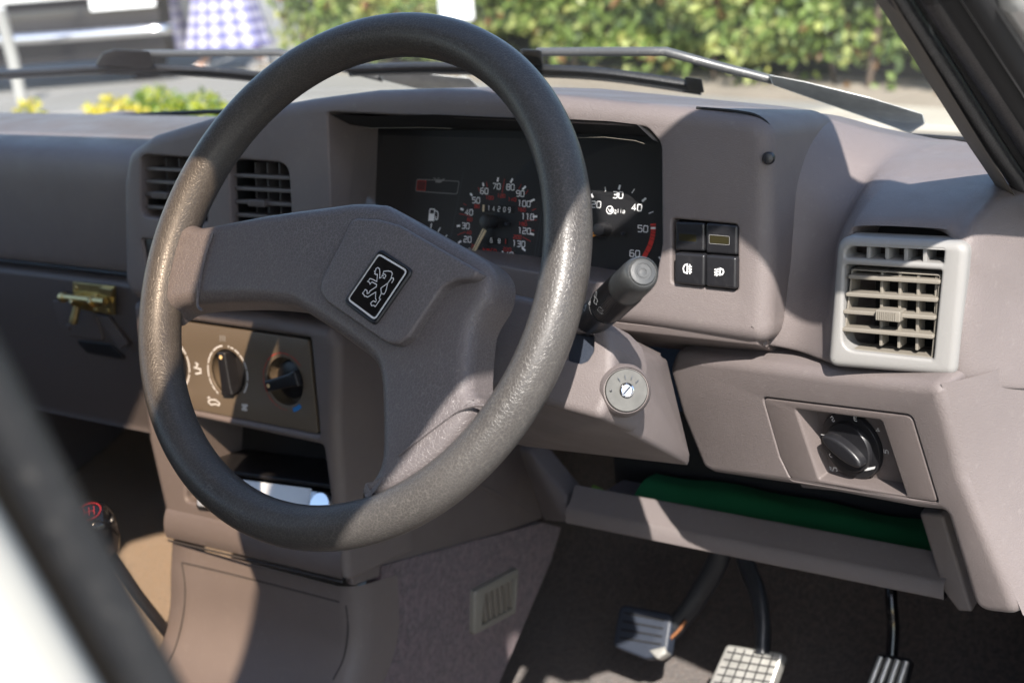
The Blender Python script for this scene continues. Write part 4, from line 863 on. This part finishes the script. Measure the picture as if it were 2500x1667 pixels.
c, f = pfr((2045, 1540), .52, .7)
po = rpoly(f.pts([(2012, 1498), (2095, 1512), (2065, 1620), (1975, 1600)]), .006)
plate('pad', f, po, M['black'], acc, depth=.012, bevel=.003)
A0, B0, C0, D0 = (Vector(f.px(F(*p))) for p in ((2018, 1500), (2094, 1514), (2062, 1618), (1978, 1600)))
for k, mm in ((.12, 'worn'), (.37, 'worn'), (.63, 'worn'), (.88, 'chrome')): tube('rib', [f.W(*bil(k, .06), .001), f.W(*bil(k, .95), .001)], .0032, M['worn'], acc, n=10)
tube('rod', smooth([aY(F(2048, 1510), .535), aY(F(2052, 1440), .545), aY(F(2048, 1385), .55), aY(F(2046, 1330), .56)], 5), .0062, M['gloss'], acc, n=12)
hull('pedal_box', [Vector((x, y, z)) for x in (-.12, .12) for y in (.56, .64) for z in (-.40, -.22)]+[Vector((x, .60, -.46)) for x in (-.1, .0)], M['black'], floor, bevel=.01)

# ================================================================== car body round the cabin
def pline(pts, X, n=6): return smooth([aX(p, X) for p in pts], n)
pil = tag(empty('windscreen_pillar'), 'right windscreen pillar with black rubber door seals and cream white paint', 'pillar')
tr = [(2119, -30), (2138, 0), (2272, 210), (2357, 344), (2429, 452), (2500, 576), (2560, 690)]
e0 = pline(tr, .36); up0 = [p+Vector((-.002, .03, .02)) for p in e0]
def ext(path):                                       # carry the line on up to the roof, bent steep to place the pillar's shadow
    d = (path[0]-path[3]).normalized(); d = Vector((d.x, -.50, .86)).normalized(); return [path[0]+d*.20, path[0]+d*.1]+path
def strip(name, path, w0, w1, mt, par): return loft(name, [[p+w0 for p in path], path, [p+w1 for p in path]], mt, par, ang=60)
trim = mat('pillar_trim', (.15, .13, .11), .6)
e0x = ext(e0)
loft('inner_trim', [[p+Vector((.0, .022, .012)) for p in e0x], [p+Vector((-.003, .006, .002)) for p in e0x], e0x, [p+Vector((.014, -.005, -.004)) for p in e0x]], trim, pil, ang=60)
def off(dx): return [(x+dx, y) for x, y in tr]
tube('inner_seal', ext(pline(off(62), .373)), .0062, M['rubber'], pil, n=14)
tube('seal_groove', ext(pline(off(105), .378)), .0045, M['blackm'], pil, n=8)
tube('outer_seal', ext(pline(off(162), .397)), .0096, M['rubber'], pil, n=18)
tube('flange_light_stop', ext(pline(off(195), .411)), .0072, M['blackm'], pil, n=10)  # black filler added to stop sun leaking between the pillar seals
tube('channel_light_stop', ext(pline(off(252), .428)), .0068, M['blackm'], pil, n=10)  # second filler, added against the same light leak
tube('painted_flange', ext(pline(off(228), .420)), .0036, M['paint'], pil, n=12)
tube('door_channel', ext(pline(off(278), .430)), .0074, M['black'], pil, n=12)
tube('outer_shadow_skin', ext(pline(off(480), .452)), .027, M['paint'], pil, n=18)  # mostly out of view, added to thicken the pillar's shadow
tube('outer_paint', ext(pline(off(365), .443)), .0125, M['paint'], pil, n=16)
lathe('fixing_bolt', aX((2428, 14), .40), (.8, -.6, .1), [(.0032, -.002), (.0032, .001), (.002, .002)], M['black'], pil, n=14)
# windscreen
top0 = e0x[0]
gz = lambda y: .028+.71*(.455-y)
wq = [Vector((-1.10, .47, gz(.47))), Vector((.33, .45, gz(.45))), Vector((.335, -.07, gz(-.07))), Vector((-1.03, -.07, gz(-.07)))]
nW = (wq[1]-wq[0]).cross(wq[2]-wq[0]).normalized()
if nW.z < 0: nW = -nW
rows = []
for t in [k/10 for k in range(11)]:
    r = []
    for s in [k/10 for k in range(11)]:
        p = wq[0].lerp(wq[1], s).lerp(wq[3].lerp(wq[2], s), t); r.append(p+nW*.03*math.sin(math.pi*s)-nW*.0)
    rows.append(r)
ws = tag(empty('windscreen'), 'clear curved windscreen between the dashboard and the wipers', 'windscreen')
loft('pane', rows, M['glass'], ws, ang=80)
tube('base_seal', smooth([rows[0][k]+Vector((0, 0, -.012)) for k in range(11)], 3), .003, M['rubber'], ws, n=8)
# roof, with an unseen bronze glass panel added to let a sunbeam in
rf = tag(empty('roof'), 'car roof with headlining and an added bronze glass panel for the sunbeam', 'roof')
RZ = .425
RFm = Fr((0, 0, RZ), (1, 0, 0), (0, -1, 0))          # seen from below
outl = [(-1.02, .10), (-.3, .095), (.2, .10), (.36, .15), (.385, 1.55), (-1.02, 1.55)]  # front edge placed to shade the face of the instrument hood
hole = [(-.07, .30), (.105, .30), (.165, .38), (.342, .78), (-.03, .78), (-.15, .46)]  # opening shaped to drop sun on the left rim and console
plate('roof_panel', RFm, outl, M['headlin'], rf, depth=.03, bevel=.003, holes=[hole], hb=.001, back=True)
plate('added_roof_glass', RFm.up(-.012), [(-.08, .29), (.12, .29), (.18, .37), (.344, .80), (-.05, .80), (-.17, .46)], M['tint'], rf, depth=.004, bevel=0)
plate('pillar_shade_slab', Fr((.362, 0, 0), (0, -1, 0), (0, 0, 1)), [(-q[0], q[1]) for q in ((.125, .172), (.128, .29), (-.03, .365), (-.2, .44), (-.26, .455), (-.25, .375), (-.2, .378), (-.092, .30), (-.009, .24), (.06, .19))], M['paint'], rf, depth=.008, bevel=.002, back=True)  # unseen slab added and shaped to spread shade over the hood and dash
tube('roof_rail', smooth([Vector((.362, -.205, .40))+Vector((.0, -.02, .0)), Vector((.365, -.25, .395)), Vector((.365, -.33, .352)), Vector((.368, -.42, .362)), Vector((.372, -.58, .362)), Vector((.372, -1.55, .36))], 6), .035, M['paint'], rf, n=14)  # unseen rail, its height dipped to set the shadow edge across the hub
hull('light_gap_box', [Vector((x, y, z)) for x in (.345, .40) for y in (-1.55, -.20) for z in (.40, .475)], M['paint'], rf, bevel=.01)  # unseen box added to close the light gap above the rail
seatm = mat('seat_cloth', (.07, .06, .06), .9, bump=('fibre', 500, .5, .002))
def seat(x, lab):  # out of view, put in to block sky light from behind
    s_ = tag(empty('front_seat'), lab, 'seat', 'front seats')
    hull('cushion', [Vector((x+a, y, z)) for a in (-.25, .25) for y in (-.95, -.42) for z in (-.48, -.27)], seatm, s_, bevel=.04)
    hull('backrest', [Vector((x+a*k, y+d, z)) for k, z, d in ((1, -.35, .0), (1, .0, -.06), (.85, .26, -.12)) for a in (-.25, .25) for y in (-.98, -.86)], seatm, s_, bevel=.04)
seat(0, 'dark cloth driver seat behind the steering wheel'); seat(-.72, 'dark cloth passenger seat left of the driver seat')
hull('rear_panel', [Vector((x, y, z)) for x in (-1.12, .42) for y in (-1.72, -1.66) for z in (-.6, .42)], M['dash2'], rf, bevel=.01)  # unseen, closes the rear of the cabin against sky light
# rear door pillar close to the lens
bp = tag(empty('door_pillar'), 'blurred cream white door pillar with dark rubber seal at lower left', 'pillar')
b0, b1 = aX((62, 1117), .40), aX((332, 1600), .40); bd = (b1-b0).normalized()
pth = [b0-bd*.25, b0, b1, b1+bd*.5]
tube('seal', pth, .0066, M['rubber'], bp, n=14)
tube('inner_seal', [p+Vector((-.004, .001, 0)) for p in pth], .005, M['rubber'], bp, n=14)
loft('painted_post', [[p+o for p in pth] for o in (Vector((.0, -.014, 0)), Vector((.007, -.015, 0)), Vector((.012, -.021, 0)), Vector((.012, -.030, 0)), Vector((.006, -.044, 0)), Vector((-.02, -.057, 0)))], M['post'], bp, ang=70)
loft('inner_face', [[p+o for p in pth] for o in (Vector((.0, .0, 0)), Vector((-.03, -.006, 0)), Vector((-.05, -.05, 0)))], trim, bp, ang=70)

# bonnet beyond the windscreen, hidden by the dashboard from here
bonnet = tag(loft('bonnet', [[Vector((x, y, z-.02*abs(x+.38))) for x in (-1.12, -.8, -.38, .0, .33)] for y, z in ((.50, -.02), (.7, -.08), (1.0, -.15), (1.3, -.24), (1.4, -.34))], M['paint'], None, ang=60), 'cream white car bonnet beyond the windscreen', 'bonnet')

# wipers lying on the outside of the windscreen
def onws(p, h=.014):
    d = ray(p); o = wq[0]+nW*(.018+h); return CAM+d*((o-CAM).dot(nW)/d.dot(nW))
wip_arm = mat('wiper_arm_paint', (.09, .092, .095), .32, metal=.2, dust=.5)
wip_lit = mat('wiper_arm_lit', (.82, .83, .82), .25, var=.2, var_scale=60)  # near-white colour carries the sun and sky shine on the arm base
def wiper(lab, thin, broad, blade, clip):
    w_ = tag(empty('wiper'), lab, 'wiper', 'windscreen wipers')
    tube('arm', [onws(F(*p), .03) for p in thin], .0042, wip_arm, w_, n=10)
    hull('arm_base', [onws(F(*p), h) for p in broad for h in (.018, .032)], wip_lit, w_, bevel=.002)
    lo_ = [onws(F(broad[-1][0]+dx, broad[-1][1]+dy), .016) for dx, dy in ((0, 0),)]
    B = [onws(F(*p), .012) for p in blade]
    tube('blade_frame', smooth(B, 4), .0052, M['rubber'], w_, n=8, flat=.8)
    tube('rubber_edge', [p+Vector((0, .002, -.006)) for p in smooth(B, 4)], .0028, wip_arm, w_, n=6)
    hull('clip', [onws(F(*p), h) for p in clip for h in (.008, .034)], M['rubber'], w_, bevel=.003)
    return w_
wr = wiper('right wiper, its broad pale arm running up to the pillar', [(1775, 184), (1640, 150), (1530, 119), (1400, 119), (1235, 120)],
      [(1765, 172), (1775, 196), (1850, 205), (2000, 275), (2090, 306), (2125, 285), (2120, 262), (2000, 225), (1850, 188)], [(800, 158), (1000, 152), (1240, 158), (1400, 168), (1608, 198)], [(1195, 113), (1245, 115), (1248, 150), (1200, 150)])
tip_ = [onws(F(*p), h) for p in ((1572, 176), (1612, 182), (1618, 214), (1580, 208)) for h in (.006, .018)]
hull('blade_end', tip_, M['rubber'], wr, bevel=.002)
wl2 = wiper('left wiper, its grey hinge cap above the passenger side of the dashboard', [(880, 180), (760, 150), (640, 121), (500, 122), (330, 124)],
      [(865, 168), (880, 185), (960, 205), (1080, 212), (1105, 205), (1080, 180), (960, 168)], [(-60, 172), (100, 163), (230, 156), (360, 157), (500, 164), (680, 182)], [(218, 150), (235, 122), (262, 113), (345, 118), (352, 152), (340, 158)])
# ================================================================== outside
def G(p): return aZ(p, GROUND)
road_m = mat('grey_road', (.235, .23, .215), .9, bump=('noise', 60, .3, .01), var=.15, var_scale=.8)
verge_m = mat('tan_verge', (.22, .19, .15), .95, bump=('noise', 40, .4, .02), var=.2, var_scale=2)
rd_ = tag(mesh('road', [(-60, -40, GROUND), (60, -40, GROUND), (60, 90, GROUND), (-60, 90, GROUND)], [(0, 1, 2, 3)], road_m, None, None), kind='structure')
hb = [G(F(x, y)) for x, y in ((2300, 228), (2100, 216), (1620, 184), (1300, 176), (1000, 165), (660, 148))]
hdir = (hb[-1]-hb[0]).normalized(); hnor = Vector((hdir.y, -hdir.x, 0));
if hnor.y > 0: hnor = -hnor                           # towards the car
h0 = hb[0]-hdir*7; h1 = hb[-1]
vg = [h0+hnor*.55, h1+hnor*.3, h1-hnor*3, h0-hnor*3]
tag(mesh('verge', [(p.x, p.y, GROUND+.03) for p in vg]+[(p.x, p.y, GROUND-.02) for p in vg], [(0, 1, 2, 3), (0, 4, 5, 1)], verge_m, None, None), kind='structure')
kb_m = mat('pale_kerb', (.42, .39, .33), .9, var=.15, var_scale=3)
k0, k1 = G(F(1800, 290)), G(F(2060, 255))
lawn = [G(F(x, y)) for x, y in ((1690, 290), (1840, 262), (2050, 238), (2400, 240), (2500, 330))]
tag(mesh('pavement', [(p.x, p.y, GROUND+.012) for p in lawn], [(0, 1, 2, 3, 4)], kb_m, None, None), kind='structure')
# hedge: leaves spread through a deep uneven bank, stems beneath
def leafmesh(name, N, place, mats, par, size):
    vs, fs, mi = [], [], []
    for i in range(N):
        p, n_, s, k = place()
        a = n_.orthogonal().normalized(); th = random.uniform(0, 6.28); b = n_.cross(a); a, b = a*math.cos(th)+b*math.sin(th), b*math.cos(th)-a*math.sin(th)
        L, Wd = s, s*.55; c = len(vs)
        vs += [p-a*L*.5, p-b*Wd*.5-a*L*.05+n_*L*.05, p+a*L*.5-n_*L*.08, p+b*Wd*.5-a*L*.05+n_*L*.05]; fs.append((c, c+1, c+2, c+3)); mi.append(k)
    me = bpy.data.meshes.new(name); me.from_pydata([tuple(v) for v in vs], [], fs); me.update()
    for m_ in mats: me.materials.append(m_)
    me.polygons.foreach_set('material_index', mi); o = bpy.data.objects.new(name, me); COL.objects.link(o); o.parent = par; o['kind'] = 'stuff'
    return o
def leafmat(n, c):
    m_ = mat(n, c, .45, var=.3, var_scale=3); b = m_.node_tree.nodes['Principled BSDF']; b.inputs['Transmission Weight'].default_value = 0
    b.inputs['Subsurface Weight'].default_value = 0
    N = m_.node_tree.nodes; L = m_.node_tree.links; tl = N.new('ShaderNodeBsdfTranslucent'); tl.inputs[0].default_value = (c[0]*1.6, c[1]*1.5, c[2]*.8, 1)
    x = N.new('ShaderNodeMixShader'); x.inputs[0].default_value = .35; L.new(b.outputs[0], x.inputs[1]); L.new(tl.outputs[0], x.inputs[2]); L.new(x.outputs[0], N['Material Output'].inputs['Surface']); return m_
LM = [leafmat('leaf_mid', (.18, .26, .06)), leafmat('leaf_pale', (.40, .45, .16)), leafmat('leaf_dark', (.08, .13, .035)), leafmat('leaf_yellow', (.40, .42, .13)), leafmat('leaf_rust', (.22, .12, .04))]
from mathutils import noise as mn
hedge = tag(empty('hedge'), 'thick leafy hedge behind the road, green and yellow leaves', 'hedge')
Lh = (h1-h0).length
def hplace():
    while True:
        s = random.uniform(0, Lh); z = random.uniform(.02, 1.9); d = abs(random.gauss(0, .22))
        base = h0+hdir*s
        bulge = .25*mn.noise(Vector((s*1.3, z*1.5, 3)))+.12*mn.noise(Vector((s*4, z*4, 9)))
        low = .16+.18*mn.noise(Vector((s*.9, 0, 5)))+.12*mn.noise(Vector((s*3, 1, 5)))
        if z < low and random.random() < .93: continue
        gap = mn.noise(Vector((s*1.6, z*2.2, 20)))
        if gap < -.5 and d < .5: continue
        p = base+hnor*(.15+bulge-d)+Vector((0, 0, z)); break
    n_ = (hnor*1.0+Vector((random.gauss(0, .6), random.gauss(0, .6), random.gauss(.5, .5)))).normalized()
    tone = mn.noise(Vector((s*2.1, z*2.5, 40)))+random.gauss(0, .3)
    right = s < Lh*.62
    k = 2 if tone < -.3 else 0 if tone < .18 else 1 if tone < .55 else 3
    if random.random() < .06: k = 4
    return p, n_, random.uniform(.055, .11), k
leafmesh('foliage', 46000, hplace, LM, hedge, .08)
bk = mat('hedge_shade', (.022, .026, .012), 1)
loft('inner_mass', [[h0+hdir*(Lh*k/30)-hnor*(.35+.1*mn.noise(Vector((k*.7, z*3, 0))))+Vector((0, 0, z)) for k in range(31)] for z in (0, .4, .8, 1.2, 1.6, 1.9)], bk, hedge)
brn = mat('hedge_stem', (.09, .065, .045), .9)
for k in range(24):
    s = Lh*(k+random.random()*.8)/24; b = h0+hdir*s-hnor*random.uniform(-.05, .2)
    tube('stem', [b, b+Vector((random.uniform(-.08, .08), random.uniform(-.05, .05), .3)), b+Vector((random.uniform(-.2, .2), 0, .7))], random.uniform(.012, .03), brn, hedge, n=6)
# low yellow and green plants by the parking area
petal = [leafmat('petal_yellow', (.62, .54, .10)), leafmat('petal_lime', (.42, .45, .05)), leafmat('leaf_fresh', (.17, .26, .04))]
def plant(lab, p, dist, wd, top, mix, n, nm='flowering_plant', ct='plant'):
    d = ray(F(*p)); c = CAM+d*dist; t = tag(empty(nm), lab, ct, 'low plants beside the parked cars'); z1 = c.z
    hgt = z1-GROUND
    def pl():
        a = random.uniform(0, 6.28); r = wd*math.sqrt(random.random()); z = random.uniform(.25, 1)**.7*hgt*(1-.25*(r/wd)**2)
        q = Vector((c.x+r*math.cos(a), c.y+r*math.sin(a), GROUND+z))
        return q, Vector((random.gauss(0, 1), random.gauss(-.6, 1), random.gauss(.7, .6))).normalized(), random.uniform(.025, .05), (random.choice(mix) if z > hgt*.55 else 2)
    leafmesh('leaves', n, pl, petal, t, .05)
    for k in range(9):
        a = random.uniform(0, 6.28); r = wd*random.uniform(.1, .8); b = Vector((c.x+r*.5*math.cos(a), c.y+r*.5*math.sin(a), GROUND))
        tube('stem', [b, Vector((c.x+r*math.cos(a), c.y+r*math.sin(a), GROUND+hgt*.85))], .004, LM[0], t, n=5)
plant('small yellow flowering plant at the far left, below the white pole', (62, 222), 6.0, .10, 0, [0, 0, 1], 500)
plant('wide yellow flowering plant seen above the passenger dashboard', (250, 214), 6.0, .16, 0, [0, 0, 0, 1], 1100)
plant('green leafy plant beside the yellow flowers', (355, 196), 6.2, .17, 0, [2, 2, 1], 1100)
plant('light green plant closest to the steering wheel rim', (460, 205), 6.2, .15, 0, [2, 1, 2], 900)
# leaning white pole
pp = G(F(52, 238)); tag(tube('white_pole', [pp, CAM+ray(F(28, 130))*((pp-CAM).length/ray(F(28, 130)).length*.995), CAM+ray(F(-2, 20))*((pp-CAM).length/ray(F(-2, 20)).length*.98)], .045, M['paint'], None, n=14), 'leaning white pole at the left edge beyond the windscreen', 'pole')
# small white notice with a red mark in the hedge
sg = tag(empty('notice_board'), 'small white notice with red mark in front of the hedge', 'sign')
sp_ = CAM+ray(F(1043, 12))*8.3; sf = Fr(sp_, hdir*-1 if (hdir*-1).x > 0 else hdir, (0, 0, 1))
wb = mat('notice_white', (.85, .86, .87), .5); plate('board', sf, rect(-.15, .15, -.09, .35, .02), wb, sg, depth=.02, bevel=.003)
ribbon('red_mark', sf, [[(.0, -.04), (.0, .12)], [(-.05, .12), (.05, .12)]], .03, mat('notice_red', (.6, .12, .1), .5), sg, .002)
tube('post', [sp_+Vector((0, 0, -.08))-sf.n*.03, Vector((sp_.x, sp_.y, GROUND))-sf.n*.03], .02, M['worn'], sg, n=10)
# parked dark car, low front with chrome bumper
pc = tag(empty('parked_car'), 'dark parked car with chrome bumper and white number plate at upper left', 'car')
ca = CAM+ray(F(-330, 60))*11.2; cb = CAM+ray(F(392, 75))*11.2; ca.z = cb.z = 0
cdv = (cb-ca).normalized(); cf = Fr(Vector((cb.x, cb.y, GROUND)), cdv, (0, 0, 1))      # local: u along the front, v up, n towards us
if cf.n.y > 0: pass
dkp = mat('dark_car_paint', (.018, .017, .018), .25, coat=.5); slv = mat('pale_car_paint', (.62, .63, .62), .3, coat=.5)
Wc = (cb-ca).length
def V(p): return cf.px(p)
vb = V(F(300, 72))[1]; vp0, vp1 = V(F(280, 20))[1], V(F(280, -18))[1]
def sec(u): return [cf.W(u, v, h) for v, h in ((.20, -.10), (.22, .02), (.34, .04), (vb-.05, .05), (vp0+.03, .03), (vp0+.05, 0), (vp0+.25, -.06), (vp0+.38, -.5), (vp0+.42, -1.1), (vp0+.75, -1.7), (vp0+.8, -2.6))]
rows = [sec(u) for u in (-Wc*1.0, -Wc*.6, -Wc*.25, -.06, 0)]; rows[-1] = [p-cf.n*.12 for p in rows[-1]]
loft('body', rows, dkp, pc, ang=45); loft('body_side', [rows[-1], [p-cf.n*3.6 for p in rows[-1]]], dkp, pc, ang=45)
plate('pale_panel', cf.up(.055), rect(-Wc*1.0, -.04, vp0+.10, vp0+.22, .02), slv, pc, depth=.06, bevel=.012)
tube('chrome_bumper', smooth([cf.W(-Wc*1.05, vb+.02, .10), cf.W(-Wc*.75, vb+.03, .15), cf.W(-Wc*.4, vb+.01, .15), cf.W(-.1, vb, .11), cf.W(0, vb, .03)], 6), .042, M['chrome'], pc, n=16, flat=1.0)
uq0, uq1 = V(F(212, 8))[0], V(F(362, 10))[0]
pltm = plate('number_plate', cf.up(.075), rect(uq0, uq1, vp0, vp0+.13, .01), wb, pc, depth=.012, bevel=.003)
gm = mat('plate_marks', (.12, .12, .13), .6)
fills('plate_marks', cf.up(.075), [rect(uq0+.09+k*.062, uq0+.128+k*.062, vp0+.045, vp0+.10, .006) for k in (0, 1, 2, 3, 4.6, 5.6, 6.6)], gm, pltm, .002)
for u in (-.35, -Wc*.85): lathe('wheel', cf.W(u, .30, -.55), cdv, [(.16, -.1), (.30, -.1), (.31, 0), (.30, .1), (.16, .1)], M['blackm'], pc, n=28)
# person walking past
person = tag(empty('person'), 'person in a blue and white checked long skirt and pale shoes, walking past', 'person')
pb = (G(F(468, 158))+G(F(600, 164)))/2; dcm = (pb-CAM); dist = dcm.length
side = Vector((dcm.y, -dcm.x, 0)).normalized()
def pt(s, z, f=0): return Vector((pb.x, pb.y, GROUND))+side*s+Vector((0, 0, z))+Vector((dcm.x, dcm.y, 0)).normalized()*f
skin = mat('skin', (.52, .32, .24), .5); shoe = mat('pale_shoe', (.74, .70, .68), .6)
# body: one continuous skinned figure
bm_v = [((0, .95, 0), .13), ((0, 1.15, 0), .115), ((0, 1.38, 0), .13), ((0, 1.50, 0), .05), ((.01, 1.60, 0), .085), ((.01, 1.70, 0), .08),
        ((.09, .90, 0), .085), ((.17, .50, .0), .06), ((.23, .09, 0), .04), ((.28, .05, -.03), .035),
        ((-.09, .90, 0), .085), ((-.15, .50, 0), .06), ((-.20, .09, 0), .04), ((-.27, .05, -.03), .035),
        ((.19, 1.40, 0), .05), ((.24, 1.14, 0), .04), ((.22, .92, -.05), .03), ((-.19, 1.40, 0), .05), ((-.25, 1.14, 0), .04), ((-.28, .92, -.05), .03)]
be = [(0, 1), (1, 2), (2, 3), (3, 4), (4, 5), (0, 6), (6, 7), (7, 8), (8, 9), (0, 10), (10, 11), (11, 12), (12, 13), (2, 14), (14, 15), (15, 16), (2, 17), (17, 18), (18, 19)]
me = bpy.data.meshes.new('body'); me.from_pydata([tuple(pt(*v)) for v, r in bm_v], be, [])
bo_ = link('body', me, skin, person); sk = bo_.modifiers.new('skin', 'SKIN'); sub = bo_.modifiers.new('sub', 'SUBSURF'); sub.levels = sub.render_levels = 2
for i, (v, r) in enumerate(bm_v): me.skin_vertices[0].data[i].radius = (r, r); me.skin_vertices[0].data[i].use_root = (i == 0)
for s0 in (.245, -.225):
    hull('shoe', [pt(s0+a*.05-.05*(1 if b > 0 else 0)*0, z, f) for a, z, f, b in ((-2.4, .0, -.04, 0), (-2.4, .0, .04, 0), (1, .0, -.04, 0), (1, .0, .04, 0), (-2.2, .035, -.035, 0), (-2.2, .035, .035, 0), (.9, .09, -.035, 0), (.9, .09, .035, 0), (-.6, .085, 0, 0))], shoe, person, bevel=.012)
# checked skirt
cm = bpy.data.materials.new('checked_cloth'); cm.use_nodes = True; N = cm.node_tree.nodes; L = cm.node_tree.links; b = N['Principled BSDF']; b.inputs['Roughness'].default_value = .9
uvn = N.new('ShaderNodeUVMap'); sx_ = N.new('ShaderNodeSeparateXYZ'); L.new(uvn.outputs[0], sx_.inputs[0])
def stripe(out, k, th):
    m1 = N.new('ShaderNodeMath'); m1.operation = 'MULTIPLY'; m1.inputs[1].default_value = k; L.new(out, m1.inputs[0])
    m2 = N.new('ShaderNodeMath'); m2.operation = 'FRACT'; L.new(m1.outputs[0], m2.inputs[0])
    m4 = N.new('ShaderNodeMath'); m4.operation = 'GREATER_THAN'; m4.inputs[1].default_value = th; L.new(m2.outputs[0], m4.inputs[0]); return m4.outputs[0]
ad = N.new('ShaderNodeMath'); ad.operation = 'ADD'; L.new(stripe(sx_.outputs[0], 16, .42), ad.inputs[0]); L.new(stripe(sx_.outputs[1], 9, .5), ad.inputs[1])
cr = N.new('ShaderNodeValToRGB'); e = cr.color_ramp.elements; e[0].position = 0; e[0].color = (.50, .50, .58, 1); e[1].position = 1; e[1].color = (.10, .10, .26, 1)
e2 = cr.color_ramp.elements.new(.5); e2.color = (.27, .27, .43, 1)
dv = N.new('ShaderNodeMath'); dv.operation = 'MULTIPLY'; dv.inputs[1].default_value = .5; L.new(ad.outputs[0], dv.inputs[0]); L.new(dv.outputs[0], cr.inputs[0]); L.new(cr.outputs[0], b.inputs['Base Color'])
rows = []; nz, na = 22, 64
for i in range(nz):
    t = i/(nz-1); z = 1.02-.84*t; r = []
    for k in range(na):
        a = 2*math.pi*k/na; fold = 1+.06*t*math.sin(a*7+t*2)+.04*t*math.sin(a*13)
        r.append(pt(math.cos(a)*(.16+.19*t)*fold-.0, z, math.sin(a)*(.13+.13*t)*fold))
    rows.append(r)
skt = loft('skirt', rows, cm, person, closed=True, ang=80); uvl = skt.data.uv_layers.new(name='UVMap')
for pl in skt.data.polygons:
    ks = [skt.data.loops[li].vertex_index % na for li in pl.loop_indices]; wrap = max(ks)-min(ks) > 2
    for li in pl.loop_indices:
        vi = skt.data.loops[li].vertex_index; k = vi % na; uvl.data[li].uv = ((na if (wrap and k == 0) else k)/na, (vi//na)/(nz-1))
blouse = mat('pale_blouse', (.6, .6, .66), .8)
rows = [[pt(math.cos(a)*rx, z, math.sin(a)*ry) for a in [2*math.pi*k/24 for k in range(24)]] for z, rx, ry in ((.98, .17, .14), (1.15, .15, .13), (1.36, .18, .145), (1.46, .14, .11), (1.50, .07, .07))]
loft('blouse', rows, blouse, person, closed=True, ang=70)
hair = mat('brown_hair', (.06, .035, .02), .6); lathe('hair', pt(.01, 1.63, .015), (0, 0, 1), [(.06, -.06), (.098, -.02), (.10, .06), (.08, .11), (.03, .135)], hair, person, n=24, ang=70)
